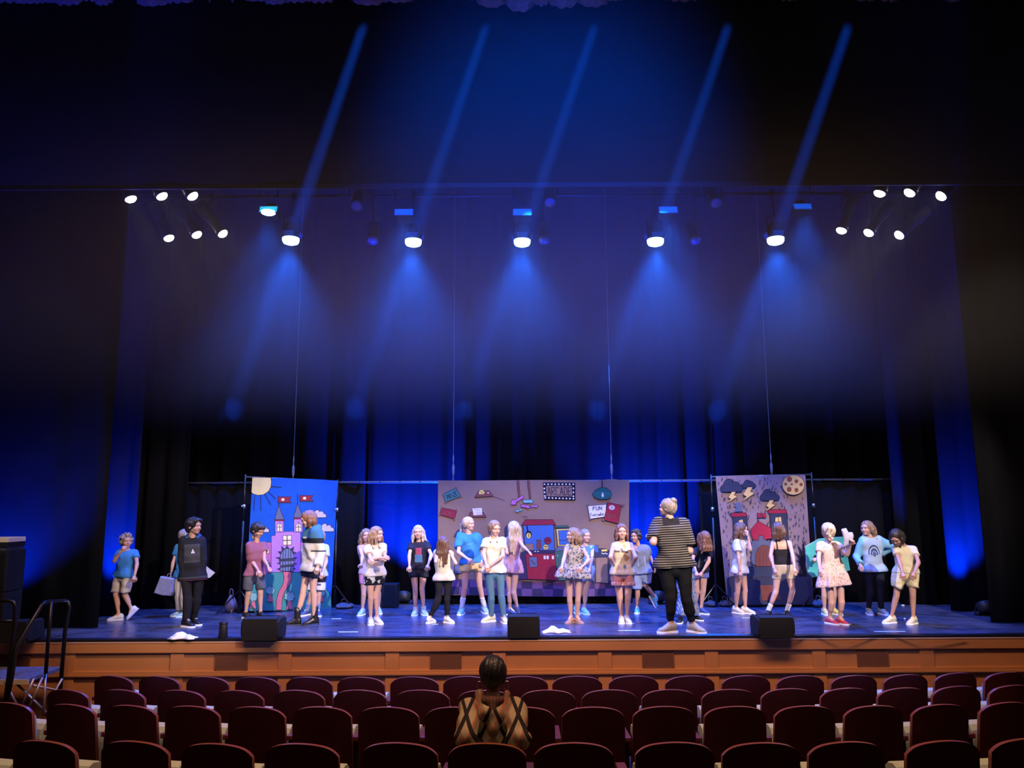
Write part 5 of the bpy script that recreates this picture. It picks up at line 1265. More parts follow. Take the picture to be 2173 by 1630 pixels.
    for i in (0, 1):
        d = V3(WR[i]-EL[i]); pn = V3(palm[i]) if palm and palm[i] else V3(((PV-WR[i]).normalized()*0.6+front*-0.2))
        a, b = hand_geo(V3(WR[i]), d, pn, s*0.92, hands[i], 1 if i == 0 else -1); Vs.append(a); Qs.append(b+nv); Ms.append(np.zeros(len(b), int)); nv += len(a)
    sk = SKINS[skin]
    fast_mesh('body', np.concatenate(Vs), np.concatenate(Qs), [sk[0], sk[1], M_eye, M_iris], e, np.concatenate(Ms))
    # ---------------- garments
    def tc_of(V):
        c = V3(NK+spine*0.045*s); sp = V3(PV)-c; Ls = np.linalg.norm(sp); sp = sp/Ls; q = V-c; lt = np.cross(f3, sp); lt = lt/np.linalg.norm(lt)
        if lt[0] < 0 and math.cos(math.radians(taz)) >= 0 or lt[0] > 0 and math.cos(math.radians(taz)) < 0: lt = -lt
        return np.stack([q @ lt/(shw_+.03*s)*(1 if math.cos(math.radians(taz)) >= 0 else -1), q @ sp/Ls, q @ f3], 1)
    botF = None
    if bottom:
        lb = bottom.get('loose', .012); ln = bottom['len']; f = Field(lo, hi, HG)
        for (t, wf, r) in ((0.84, .58, .066), (1.0, .92, .070)):
            a, b = SH[0].lerp(HP[0], t), SH[1].lerp(HP[1], t); c = (a+b)/2; r2 = r*s*(1+.55*(fat-1))+lb*.6; f.cap(V3(c+(a-c)*wf), V3(c+(b-c)*wf), r2, r2, .04, flat=(f3, .85))
        c0_, c1_ = SH[0].lerp(SH[1], .5), HP[0].lerp(HP[1], .5); f.cap(V3(c0_.lerp(c1_, .86)), V3(c1_+spine*.035*s), .062*fat*s+lb, .058*fat*s+lb, .03, flat=(f3, .9))
        for i in (0, 1):
            A = FT[i][0]; rt = .062*s*fatl+lb*.7; rk = .038*s*fatl+lb*.7
            if ln <= 1:
                e2 = HP[i].lerp(KN[i], ln); d = (KN[i]-HP[i]).normalized(); r2 = rt+(rk-rt)*ln*(1-bottom.get('flare', 0)*.6)+bottom.get('flare', 0)*.018; og = hl*(.010 if (i == 1) == (math.cos(math.radians(paz)) >= 0) else -.010)*s; f.cap(V3(HP[i]), V3(e2+d*.03+og), rt, r2, .010, cut=(V3(e2), V3(d)))
            else:
                f.cap(V3(HP[i]), V3(KN[i]), rt, rk, .012); e2 = KN[i].lerp(A, ln-1); d = (A-KN[i]).normalized(); f.cap(V3(KN[i]), V3(e2+d*.02), rk, .026*s+lb*(1.0 if not bottom.get('wide') else 2.6), .015, cut=(V3(e2), V3(d)))
                bk = -pfront*0.010*s; f.cap(V3(KN[i].lerp(A, .12)+bk), V3(KN[i].lerp(A, .5)+bk), .040*s*fatl+lb, .033*s*fatl+lb, 0.015)
        f.noise(bottom.get('wr', .005), 30, seed=len(key)*5+ord(key[0]), aniso=(1, 1, 1))
        f.F = np.where(f.F < .012, np.minimum(f.F, core-.006), f.F); botF = f.F.copy()
        wp = SH[0].lerp(SH[1], .5).lerp(HP[0].lerp(HP[1], .5), bottom.get('waist', .80)); f.plane(V3(wp), -V3(spine))
        V, Q = f.mesh(); V = relax(V, Q, 1); b_o = fast_mesh(bottom.get('name', 'shorts'), V, Q, [bottom['mat']], e, attr=tc_of(V))
        if bottom.get('frill'):
            for i in (0, 1):
                e2 = HP[i].lerp(KN[i], ln); d = (KN[i]-HP[i]).normalized(); f = Field(V3(e2)-.2, V3(e2)+.2, .0095); a_ = hl; b_ = pfront; n_ = 20
                for q in range(n_):
                    t = 2*math.pi*q/n_; p = e2+(a_*math.cos(t)+b_*math.sin(t))*(.056*s*fatl+lb+.009*(q % 2)); f.cap(V3(p-d*.016*s), V3(p+d*.020*s), .011*s, .012*s, .008)
                V, Q = f.mesh(); fast_mesh('hem_frill', V, Q, [bottom['frill']], e, attr=tc_of(V))
    if top:
        lo_ = top.get('loose', .014); hem = top.get('hem', 1.12); slv = top.get('sleeve', 0.5); m_ = top['mat']
        f = Field(lo, hi, HG); c0, c1 = SH[0].lerp(SH[1], .5), HP[0].lerp(HP[1], .5); hemP = c0.lerp(c1, hem)
        lowb = (bottom.get('loose', .012)*.3+.008) if bottom and hem > .97 else 0.0
        torso(f, lo_, 0.035, flare=top.get('flare', 0.0), upto=top.get('upto', 0.0), low=lowb)
        if hem > 1.0:
            fl_ = top.get('flare', 0.0)
            for q in (0.5, 1.0):
                t = 1+(hem-1)*q+0.03; a = SH[0].lerp(HP[0], 1.0)+(hemP-c1)*q; b = SH[1].lerp(HP[1], 1.0)+(hemP-c1)*q; c = (a+b)/2; wf = 0.92*(1+0.12*(fat-1))+top.get('skirt', 0.0)*q
                r2 = .068*s*(1+.55*(fat-1))+max(lo_, lowb)+fl_*t+top.get('skirt', 0.0)*.09*s*q
                f.cap(V3(c+(a-c)*wf), V3(c+(b-c)*wf), r2, r2, .05, flat=(f3, .85))
        if slv > 0 or slv == 0:
            for i in (0, 1):
                if slv <= 0:
                    continue
                r0 = .034*s*fatl+lo_*0.75
                if slv <= 1:
                    e2 = SH[i].lerp(EL[i], slv); d = (EL[i]-SH[i]).normalized(); f.cap(V3(SH[i]), V3(e2+d*0.03), r0, r0*0.98+.004*s, .022, cut=(V3(e2), V3(d)))
                else:
                    f.cap(V3(SH[i]), V3(EL[i]), r0, r0*.92, .03); e2 = EL[i].lerp(WR[i], slv-1); d = (WR[i]-EL[i]).normalized(); f.cap(V3(EL[i]), V3(e2+d*.02), r0*.92, (.026*s+lo_*.7), .02, cut=(V3(e2), V3(d)))
        if top.get('folds'):   # gathered skirt folds
            ax_ = V3(spine); cc = V3(c1); X, Y, Z = f.ax[0][:, None, None]-cc[0], f.ax[1][None, :, None]-cc[1], f.ax[2][None, None, :]-cc[2]
            th = np.arctan2(X, Y); dep = np.clip(-(Z)/0.2+0.3, 0, 1.4); f.F = f.F+(top['folds']*dep*np.sin(th*9+2*np.sin(th*2))).astype(np.float32)
        f.noise(top.get('wr', .006), 26, seed=len(key)*7+ord(key[-1]), aniso=(1, 1, .7))
        f.F = np.where(f.F < .03, np.minimum(f.F, core+(-.006)), f.F)
        if botF is not None and hem > .97: f.F = np.where(f.F < .035, np.minimum(f.F, botF-.0075), f.F)
        f.plane(V3(hemP), V3(spine))
        nr = top.get('neck', .055)*s
        NB = NK.lerp(HC, 0.12)
        f.cap(V3(NB+front*.02*s), V3(NK.lerp(HC, .9)+front*.02*s), 0, 0) if False else None
        g = f._blk(V3(NB)-.25, V3(HC)+.25)
        f.ell(V3(NB+front*.018*s+Vector((0, 0, .025*s))), (nr, nr, nr*1.0), k=.008, sub=True)
        if 'vneck' in top: f.ell(V3(NK+front*.085*s+spine*.03*s), (.045*s, .05*s, top['vneck']*s), k=.006, sub=True)
        if top.get('strap'):   # camisole: cut away the shoulders above the bust line
            cutp = SH[0].lerp(SH[1], .5).lerp(HP[0].lerp(HP[1], .5), top['strap']); f.plane(V3(cutp), -V3(spine))
        V, Q = f.mesh(); V = relax(V, Q, 1)
        g_ = fast_mesh(top.get('name', 't_shirt'), V, Q, [m_], e, attr=tc_of(V))
        if top.get('strap'):
            mb = MB()
            for i in (0, 1):
                c = SH[0].lerp(SH[1], .5); P0 = c.lerp(SH[i], .62)
                cut_ = (HP[0].lerp(HP[1], .5)-c)*top['strap']
                mb.tube([P0+cut_*1.1+front*.066*s, P0+cut_*.55+front*.072*s, P0+front*.03*s-spine*.036*s, P0-front*.03*s-spine*.034*s, P0+cut_*.55-front*.074*s, P0+cut_*1.1-front*.070*s], .0065*s, 6)
            mb.build('strap', m_, g_, True); g_.children[0].matrix_parent_inverse = Matrix.Identity(4)
        if top.get('hood'):
            f = Field(V3(NK)-.2, V3(NK)+.22, .0105); b = NK-front*.055*s
            f.cap(V3(b-sl*.05*s+dn*.0), V3(b+sl*.05*s), .048*s, .048*s, .02, flat=(V3(spine), .85)); 
            for sg in (-1, 1): f.cap(V3(b+sl*sg*.05*s), V3(NK+sl*sg*.062*s+front*.045*s+spine*.012*s), .040*s, .022*s, .02)
            f.noise(.006, 30, 3); f.ell(V3(NB+front*.03*s+Vector((0, 0, .03*s))), (.056*s,)*3, k=.006, sub=True)
            V, Q = f.mesh(); fast_mesh('hood', V, Q, [top.get('hoodmat', m_)], e, attr=tc_of(V))
        if top.get('collar'):
            f = Field(V3(NK)-.16, V3(NK)+.18, .009)
            for sg in (-1, 1): f.cap(V3(NK+sl*sg*.045*s-front*.02*s+dn*.012*s), V3(NK+sl*sg*.046*s+front*.084*s+spine*.040*s), .012*s, .015*s, .006, flat=(f3, .7))
            f.cap(V3(NK-sl*.04*s-front*.04*s+dn*.015*s), V3(NK+sl*.04*s-front*.04*s+dn*.015*s), .02*s, .02*s, .015); f.ell(V3(NB+front*.02*s+dn*.02*s), (.044*s,)*3, sub=True)
            V, Q = f.mesh(); fast_mesh('collar', V, Q, [m_], e, attr=tc_of(V))
        if top.get('ruffle'):
            f = Field(V3(NK)-.3, V3(NK)+.25, .0105); n_ = 16
            for q in range(n_):
                a = 2*math.pi*q/n_; p = NK+spine*.055*s+sl*math.cos(a)*.105*s+front*math.sin(a)*.085*s+spine*.022*s*max(0, math.sin(a)); f.cap(V3(p-sl*math.cos(a)*.02*s), V3(p+sl*math.cos(a)*.025*s+spine*.035*s), .017*s, .024*s, .012)
            f.noise(.008, 50, 5); V, Q = f.mesh(); fast_mesh('ruffle_collar', V, Q, [top['ruffle']], e, attr=tc_of(V))
    # ---------------- shoes and socks
    if socks:
        for i in (0, 1):
            A = FT[i][0]; up_ = (KN[i]-A).normalized(); f = Field(V3(A)-.16, V3(A)+.2, .009); h_ = socks[1]*s; e2 = A+up_*h_; f.cap(V3(A-up_*.04*s), V3(e2+up_*.02), .030*s, .033*s+.003, cut=(V3(e2), V3(up_))); f.noise(.003, 60, 2); V, Q = f.mesh(); fast_mesh('sock', V, Q, [socks[0]], e)
    if shoes:
        for i in (0, 1):
            A, t, u = FT[i]; (a, b), (c, d) = shoe_geo(V3(A), V3(t), V3(u), fl, shoes.get('boot', 0), shoes.get('low', 1.0))
            so = fast_mesh(shoes.get('name', 'shoe'), a, b, [shoes['mat']], e); q = fast_mesh('sole', c, d, [shoes.get('sole', M_sole)], None); q.parent = so
            if shoes.get('laces'):
                mb = MB(); tt, uu = t.normalized(), (u-t*u.dot(t)).normalized(); ll = tt.cross(uu); bs = A-uu*.36*fl
                for x, z in ((.10, .50), (.18, .44), (.26, .38)): mb.tube([bs+tt*x*fl+ll*.09*fl+uu*z*fl*.92, bs+tt*(x+.01)*fl+uu*(z+.015)*fl, bs+tt*x*fl-ll*.09*fl+uu*z*fl*.92], .0042, 5)
                q = mb.build('laces', shoes['laces'], None, True); q.parent = so
    # ---------------- hair
    if hair:
        hm = HAIR[hair['c']]; st_ = hair['style']; h = .0062
        dl = np.array(R.transposed() @ Vector((0, 0, -1)))     # world down in the head frame
        ln = hair.get('len', .25)/hs
        Lb = ln+.06 if st_ in ('long', 'bob', 'fall') else .08
        f = Field((-.21, -.21, -.20-Lb), (.21, .25, .17), h)
        vol = hair.get('vol', 1.0)
        f.ell((0, .014, .034), (.081*vol, .098*vol, .086*vol)); f.ell((0, .035, .0), (.078*vol, .080*vol, .085*vol), k=.03)
        if st_ == 'short':
            f.ell((0, .05, -.03), (.068, .05, .05), k=.02); f.ell((0, -.055, .075), (.06*vol, .045, .030*vol), k=.02)
        if st_ == 'curly':
            r = np.random.default_rng(3)
            for q in range(46):
                v_ = r.normal(size=3); v_ /= np.linalg.norm(v_)
                if v_[1] < -.55 and v_[2] < .35: continue
                if v_[2] < -.55: continue
                f.ell(np.array((0, .014, .030))+v_*np.array((.082, .096, .088))*vol, (.024*vol,)*3, k=.008)
        if st_ in ('long', 'bob', 'fall'):
            def strand(p0, L, out, r0, r1, fl_=0.0):
                p0 = np.array(p0, float); o_ = np.array(out, float); p1 = p0+dl*L*.45+o_*.5; p2 = p0+dl*L+o_*(1+fl_)
                f.cap(p0, p1, r0, r0*.95, .022); f.cap(p1, p2, r0*.95, r1, .022)
            wv = hair.get('wide', 1.0); bk = hair.get('back', .02)
            for x in (-.055, -.02, .02, .055): strand((x*wv, .060, .0), ln*(1-.12*(abs(x) > .05)), (x*.25*wv, bk, 0), .042, .022)
            for sx in (-1, 1):
                L_ = ln*hair.get('side', 0.85); strand((sx*.066, .015, .02), L_, (sx*.016*wv, hair.get('fwd', .0), 0), .028, .016)
                if hair.get('front'): strand((sx*.060, -.018, .015), ln*hair['front'], (sx*.020, -.035, 0), .022, .012)
            for (p0, p1, r0, r1) in hair.get('extra', ()): f.cap(p0, p1, r0, r1, .02)
            if st_ == 'fall':   # hair falling over the face
                for x in (-.05, -.018, .018, .05): strand((x, -.065, .05), ln*.8, (x*.3, -.03, 0), .026, .014)
        if st_ == 'pony':
            P = hair.get('tail', ((0, .10, .03), (0, .15, 0), (0, .15, -.10)))
            for a, b in zip(P[:-1], P[1:]): f.cap(a, b, .026, .022, .012)
        if st_ == 'bun':
            B = hair.get('bun', (0, .07, .10)); f.ell(B, (.042, .042, .038), k=.006)
        # strands relief
        X, Y, Z = f.ax[0][:, None, None], f.ax[1][None, :, None], f.ax[2][None, None, :]
        f.F = f.F+(hair.get('groove', .0035)*np.sin(np.arctan2(X, Y-.01)*26+4*np.sin(Z*22))+.002*np.sin(X*180+Z*35)).astype(np.float32)
        if st_ != 'fall':
            fr = hair.get('fringe', 0.0)
            f.ell((0, -.106, -.008-fr), (.056, .078, .092), k=.012, sub=True); f.ell((0, -.10, -.09), (.058, .075, .09), k=.010, sub=True)
        if st_ in ('short', 'curly', 'bun', 'pony'):
            f.ell((0, -.02, -.105), (.10, .085, .072), k=.015, sub=True)
            f.plane((0, .05, -.085), (0, -.45, -.9))
            if st_ == 'short':
                for sx in (-1, 1): f.ell((sx*.08, -.015, -.045), (.02, .05, .05), k=.01, sub=True)
        V, Q = f.mesh(); V = (V*hs) @ Rn.T+hc
        fast_mesh('hair', V, Q, [hm], e)
        for a in hair.get('acc', ()):
            mb = MB(); mb.lathe([(.002, -.012), (.018, -.008), (.02, 0), (.018, .008), (.002, .012)], 10, M=Matrix.Translation(HC+R @ (Vector(a[0])*hs))); mb.build('hair_tie', a[1], e, True, world=True)
    return PEOPLE[key]
# ------------------------------------------------------------------ the cast
FLOORZ = 0.0
S4 = 4.075
cA, cB, cC, cD, cE, cF, cG = [(x, 980, S4) for x in (200, 490, 740, 960, 1180, 1440, 1680)]
WH, LB, GRY, BLK = (0.70, 0.70, 0.74), (0.28, 0.46, 0.60), (0.25, 0.26, 0.30), (0.016, 0.016, 0.02)
m_white_shoe = mat('shoe_white', WH, 0.6); m_black_shoe = mat('shoe_black', (0.015, 0.015, 0.018), 0.5); m_blue_shoe = mat('shoe_pale_blue', (0.33, 0.50, 0.62), 0.6)
m_navy_shoe = mat('shoe_navy', (0.05, 0.08, 0.20), 0.6); m_mint_shoe = mat('shoe_mint', (0.35, 0.68, 0.62), 0.6); m_red_shoe = mat('shoe_red', (0.55, 0.06, 0.09), 0.5); m_cream_shoe = mat('shoe_cream', (0.66, 0.60, 0.44), 0.6)
m_yellow_shoe = mat('shoe_yellow', (0.66, 0.58, 0.25), 0.6); m_print_shoe = mat('shoe_print', (0.40, 0.40, 0.40), 0.7, var=0.85, vscale=60); m_sandal = mat('sandal_tan', (0.42, 0.25, 0.20), 0.6)
m_sock = mat('sock_white', (0.72, 0.72, 0.74), 0.9, bump=0.4, bscale=120); m_tie = mat('hair_tie_cloth', (0.05, 0.05, 0.06), 0.7)
NAVY = (0.018, 0.022, 0.045)

person('a', 'boy with curly fair hair in blue tee and tan shorts, hand raised to his face', cA, 1.30, (277, 690), (287, 758), (255, 985),
       [('g', 182, 1371, -72), ('l', 322, 1272, 270, 1362, 0.0, -60)], [(186, 1150), (262, 1150)], [(172, 862, .5), (370, 880, 0)], [(232, 775, 1), (350, 985, 1)],
       taz=20, paz=-20, haz=45, hair=dict(style='curly', c='ash', vol=1.02), skin='mid',
       top=dict(mat=cloth('blue_tee', (0.045, 0.19, 0.42)), sleeve=.55, hem=1.06, loose=.018), bottom=dict(mat=cloth('tan_shorts', (0.46, 0.40, 0.33)), len=.88, loose=.022, flare=.25),
       shoes=dict(mat=mat('clog_foam', (0.55, 0.56, 0.70), 0.6), name='clog', sole=mat('clog_sole', (0.5, 0.5, 0.62), 0.7), low=.85), hands=(.9, .8))
person('c', 'boy with dark swept hair in black hoodie and black track pants, looking sideways', cA, 1.43, (862, 560), (852, 650), (850, 985),
       [('g', 812, 1430, 62), ('g', 876, 1412, 55)], [(808, 1185), (886, 1180)], [(752, 850, 0), (940, 850, 0)], [(778, 1000, 1), (928, 990, 1)],
       taz=12, haz=72, hair=dict(style='short', c='black', vol=1.10), skin='mid',
       top=dict(mat=cloth('black_hoodie', BLK, [('rect', (0.055, 0.055, 0.066), -.62, .70, .10, .62, 1), ('rect', (0.05, 0.05, 0.06), -2, 2, 1.02, 1.07, 1), ('rect', (0.10, 0.03, 0.04), -2, 2, 1.10, 1.2, 1), ('tri', (0.75, 0.75, 0.8), .12, .22, .14, 1)]), sleeve=1.98, hem=1.14, loose=.026, name='hoodie', hood=True, hoodmat=cloth('hood_blue', (0.03, 0.06, 0.14))),
       bottom=dict(mat=cloth('track_pants', BLK), len=1.96, loose=.018, name='trousers', wide=False),
       shoes=dict(mat=m_black_shoe, laces=M_lace), hands=(.9, .7))
person('b', 'child in blue tee and beige trousers mostly hidden behind the boy in the black hoodie', cA, 1.18, (783, 640), (778, 712), (768, 990),
       [('g', 718, 1336, -75), ('g', 765, 1342, -60)], [(735, 1160), (770, 1165)], [(682, 870, 0), (868, 860, 0)], [(662, 975, 0), (950, 965, 0)],
       taz=-15, haz=160, hair=dict(style='short', c='ash'),
       top=dict(mat=cloth('blue_tee_b', (0.05, 0.24, 0.52)), sleeve=.55, hem=1.05, loose=.02, name='t_shirt'),
       bottom=dict(mat=cloth('beige_trousers', (0.42, 0.35, 0.28), [('vstripe', (0.62, 0.56, 0.42), 3.3, .25)]), len=1.9, loose=.03, name='trousers'),
       shoes=dict(mat=m_blue_shoe), hands=(1.0, 1.0))
person('d', 'boy with brown bowl haircut in maroon tee and grey shorts, arm reaching down', cB, 1.34, (232, 595), (222, 692), (204, 985),
       [('g', 138, 1356, 45), ('g', 268, 1354, 50)], [(150, 1140), (255, 1135)], [(188, 868, 1), (288, 850, 0)], [(236, 940, 1), (322, 905, 1)],
       taz=38, haz=62, hp=22, skin='mid', hair=dict(style='short', c='dark', vol=1.06, fringe=.03),
       top=dict(mat=cloth('maroon_tee', (0.24, 0.085, 0.12)), sleeve=.45, hem=1.0, loose=.020), bottom=dict(mat=cloth('grey_shorts', (0.085, 0.085, 0.105)), len=.80, loose=.024, flare=.3),
       shoes=dict(mat=m_black_shoe), hands=(.5, .35))
person('f', 'child in pale blue tee and black and white shorts standing behind the booted girl', cB, 1.20, (765, 650), (765, 718), (748, 985),
       [('g', 640, 1330, -30), ('g', 755, 1333, 25)], [(690, 1155), (760, 1155)], [(690, 850, 0), (825, 865, 0)], [(700, 950, 0), (795, 955, 1)],
       taz=5, haz=-20, hair=dict(style='short', c='ash'), top=dict(mat=cloth('pale_blue_tee', (0.40, 0.50, 0.62)), sleeve=.62, hem=1.02, loose=.022),
       bottom=dict(mat=cloth('colour_block_shorts', (0.018, 0.018, 0.026), [('rect', (0.60, 0.60, 0.64), -3, 3, 1.22, 1.5, 0), ('rect', (0.08, 0.08, 0.1), -.1, .55, 1.27, 1.33, 1)]), len=.72, loose=.028, flare=.3), shoes=dict(mat=m_navy_shoe, laces=M_lace), socks=(mat('sock_blue', (.2, .25, .5), .9), .12))
person('e', 'girl with pink-blonde bob in blue and white hoodie and lace-up black boots', cB, 1.40, (668, 500), (706, 572), (692, 920),
       [('g', 535, 1415, -75), ('g', 690, 1412, -55)], [(625, 1120), (712, 1125)], [(655, 775, -1), (782, 790, 0)], [(680, 880, -.5), (752, 905, 1)],
       taz=-48, haz=-66, hp=18, hair=dict(style='bob', c='auburn', len=.13, vol=1.04),
       top=dict(mat=cloth('block_hoodie', (0.62, 0.60, 0.56), [('rect', (0.018, 0.022, 0.03), -3, 3, .16, .31, 0), ('rect', (0.05, 0.16, 0.29), -3, 3, -1, .17, 0), ('rect', (0.6, 0.6, 0.6), -.35, .1, .14, .19, 1), ('rect', (0.05, 0.05, 0.07), .75, 1.8, .50, .54, 0)]), sleeve=1.95, hem=1.08, loose=.040, name='hoodie', hood=True, wr=.012, hoodmat=cloth('hood_teal', (0.05, 0.16, 0.29))),
       bottom=dict(mat=cloth('navy_frayed_shorts', (0.03, 0.035, 0.07)), len=.36, loose=.022), shoes=dict(mat=mat('boot_leather', (0.012, 0.011, 0.012), 0.35, spec=.5), name='boot', boot=.60, sole=M_sole_d, laces=mat('boot_lace', (.08, .05, .05), .7)), hands=(.6, .6))
person('h', 'girl in pink half hidden behind the girl with crossed arms, fist held low', cC, 1.26, (150, 640), (155, 715), (172, 965),
       [('g', 108, 1327, -12), ('g', 262, 1312, 20)], [(130, 1150), (258, 1140)], [(118, 820, 0), (210, 820, 0)], [(108, 880, 1), (215, 900, 1)],
       taz=8, haz=20, hair=dict(style='long', c='sandy', len=.22, wide=1.2), top=dict(mat=cloth('pale_pink_top', (0.52, 0.40, 0.45)), sleeve=0.1, hem=1.0, loose=.012, name='tank_top'),
       bottom=dict(mat=cloth('pink_shorts', (0.62, 0.27, 0.42)), len=.5, loose=.016), shoes=dict(mat=m_blue_shoe), hands=(1.1, .5))
person('g', 'girl in cream blouse and black and white shorts with her arms crossed', cC, 1.30, (243, 630), (228, 712), (228, 975),
       [('g', 190, 1408, 15), ('g', 256, 1402, 38)], [(190, 1180), (238, 1172)], [(188, 845, .3), (322, 840, .3)], [(290, 832, 1), (225, 852, 1)],
       taz=30, haz=62, hair=dict(style='long', c='sandy', len=.16, wide=1.25, front=.8, vol=1.04), top=dict(mat=cloth('cream_blouse', (0.66, 0.58, 0.48)), sleeve=.55, hem=1.06, loose=.020, wr=.010, name='blouse', collar=True),
       bottom=dict(mat=cloth('patterned_shorts', (0.02, 0.02, 0.025), [('blotch', (0.62, 0.6, 0.6), 14, .53)]), len=.42, loose=.024, flare=.3), shoes=dict(mat=m_white_shoe, laces=M_lace), hands=(.6, .6), palm=[None, None])
person('i', 'girl with long straight blonde hair in black graphic tee and black shorts', cC, 1.30, (601, 612), (608, 690), (605, 930),
       [('g', 572, 1328, -5), ('g', 654, 1325, 22)], [(575, 1110), (634, 1105)], [(524, 812, .3), (714, 806, .3)], [(524, 900, .3), (688, 890, .6)],
       taz=2, haz=2, hr=-3, hair=dict(style='long', c='pale', len=.20, front=.75, wide=1.2, extra=(((.06, .02, -.06), (.15, .0, -.17), .03, .014),)), 
       top=dict(mat=cloth('graphic_tee', (0.022, 0.020, 0.030), [('rect', (0.30, 0.06, 0.10), -.30, .34, .12, .50, 1), ('rect', (0.07, 0.17, 0.30), -.38, .42, .40, .70, 1)]), sleeve=.55, hem=.98, loose=.024), 
       bottom=dict(mat=cloth('black_shorts', (0.018, 0.018, 0.024)), len=.34, loose=.018, flare=.3), shoes=dict(mat=mat('shoe_ice', (0.50, 0.66, 0.68), .6), laces=M_lace, boot=.10), hands=(.8, .8))
person('j', 'small girl seen from behind with long brown hair, cream top and black leggings', cC, 1.14, (822, 705), (818, 768), (825, 1010),
       [('g', 712, 1392, 150), ('g', 868, 1394, 50)], [(778, 1185), (850, 1175)], [(752, 868, 0), (925, 880, 0)], [(772, 800, -1), (885, 800, -1)],
       taz=172, haz=165, hr=4, hair=dict(style='long', c='brown', len=.30, wide=1.1, side=.6), top=dict(mat=cloth('cream_top', (0.62, 0.58, 0.46)), sleeve=.12, hem=1.08, loose=.026, wr=.010, name='top'),
       bottom=dict(mat=cloth('black_leggings', (0.014, 0.014, 0.018)), len=1.82, loose=.011, name='leggings'), shoes=dict(mat=m_white_shoe), hands=(.4, .4))
person('k', 'tall girl with blonde ponytail in loose blue tee and yellow shorts', cC, 1.50, (1037, 540), (1035, 620), (1062, 880),
       [('g', 972, 1320, -8), ('g', 1178, 1308, 18)], [(1004, 1085), (1132, 1075)], [(948, 785, .3), (1150, 765, -.2)], [(1030, 842, 1), (1152, 850, 1)],
       taz=8, haz=58, hair=dict(style='pony', c='pale', tail=((0, .10, .02), (0, .14, -.02), (-.01, .14, -.10))), top=dict(mat=cloth('royal_blue_tee', (0.04, 0.20, 0.52), [('rect', (0.10, 0.28, 0.58), -.3, .3, .24, .28, 1)]), sleeve=.72, hem=1.0, loose=.028, wr=.012),
       bottom=dict(mat=cloth('yellow_shorts', (0.66, 0.47, 0.20)), len=.34, loose=.022, flare=.3), shoes=dict(mat=m_blue_shoe, laces=M_lace), socks=(m_sock, .13), hands=(.5, .5))
person('l', 'girl in cream button blouse and blue jeans with her hands clasped', cC, 1.34, (1260, 578), (1256, 660), (1258, 950),
       [('g', 1208, 1384, -60), ('g', 1348, 1394, 18)], [(1235, 1185), (1318, 1170)], [(1166, 800, .2), (1332, 815, .2)], [(1190, 890, 1), (1222, 905, 1)],
       taz=4, haz=32, hp=12, hair=dict(style='pony', c='sandy', tail=((0, .10, .01), (0, .12, -.06), (0, .10, -.12))), top=dict(mat=cloth('button_blouse', (0.66, 0.62, 0.50), [('rect', (0.45, 0.42, 0.34), -.03, .0, .05, 1.2, 1)]), sleeve=.58, hem=1.04, loose=.026, wr=.011, collar=True, name='blouse'),
       bottom=dict(mat=cloth('blue_jeans', (0.085, 0.18, 0.28), [('vstripe', (0.105, 0.21, 0.31), 14, .3)]), len=1.97, loose=.010, name='jeans'), shoes=dict(mat=m_cream_shoe, laces=M_lace), hands=(.5, .5))
person('m', 'girl in pink dress with very long pale hair, one heel lifted', cD, 1.30, (527, 580), (524, 655), (516, 880),
       [('g', 515, 1328, 55), ('l', 562, 1262, 590, 1310, 0.0, 60)], [(498, 1130), (530, 1120)], [(470, 790, 0), (612, 735, 0)], [(515, 800, -.5), (655, 772, 0)],
       taz=150, haz=205, hair=dict(style='long', c='pale', len=.36, wide=1.15, side=.9, vol=1.05), top=dict(mat=cloth('pink_dress', (0.52, 0.30, 0.34), [('spots', (0.62, 0.42, 0.46), 38, .16)]), sleeve=.12, hem=1.40, loose=.016, skirt=.22, folds=.008, name='dress'), 
       shoes=dict(mat=m_navy_shoe), hands=(.3, .25))
person('o', 'girl in blue top and denim shorts standing behind the girl in the grey floral dress', cD, 1.26, (1148, 645), (1152, 722), (1158, 940),
       [('g', 1078, 1312, 10), ('g', 1152, 1318, 22)], [(1105, 1135), (1155, 1130)], [(1100, 850, 0), (1208, 840, 0)], [(1105, 930, 0), (1188, 925, .5)],
       taz=20, haz=30, hair=dict(style='long', c='ash', len=.12), top=dict(mat=cloth('blue_print_top', (0.08, 0.22, 0.50), [('blotch', (0.5, 0.56, 0.66), 26, .58)]), sleeve=.05, hem=.92, loose=.012, name='top'),
       bottom=dict(mat=cloth('denim_shorts', (0.36, 0.46, 0.58), [('blotch', (0.06, 0.12, 0.36), 16, .58)]), len=.44, loose=.024, flare=.3), shoes=dict(mat=m_mint_shoe), hands=(.4, .4))
person('n', 'girl in grey floral gathered dress with long fair hair, looking aside in sandals', cD, 1.28, (1042, 640), (1056, 712), (1052, 900),
       [('g', 1015, 1394, -32), ('g', 1092, 1394, 28)], [(1015, 1200), (1085, 1200)], [(966, 835, .2), (1180, 850, .2)], [(945, 905, 1), (1120, 912, 1)],
       taz=-14, haz=-66, hair=dict(style='long', c='sandy', len=.14, wide=1.3, front=.7, vol=1.04), top=dict(mat=cloth('grey_floral', (0.46, 0.42, 0.38), [('blotch', (0.12, 0.13, 0.17), 34, .54), ('spots', (0.22, 0.26, 0.44), 42, .13)]), sleeve=0, hem=1.66, loose=.018, skirt=.62, folds=.020, name='dress'),
       shoes=dict(mat=m_sandal, name='sandal', low=.55, sole=mat('sandal_sole', (.3, .17, .13), .7)), hands=(.6, .4))
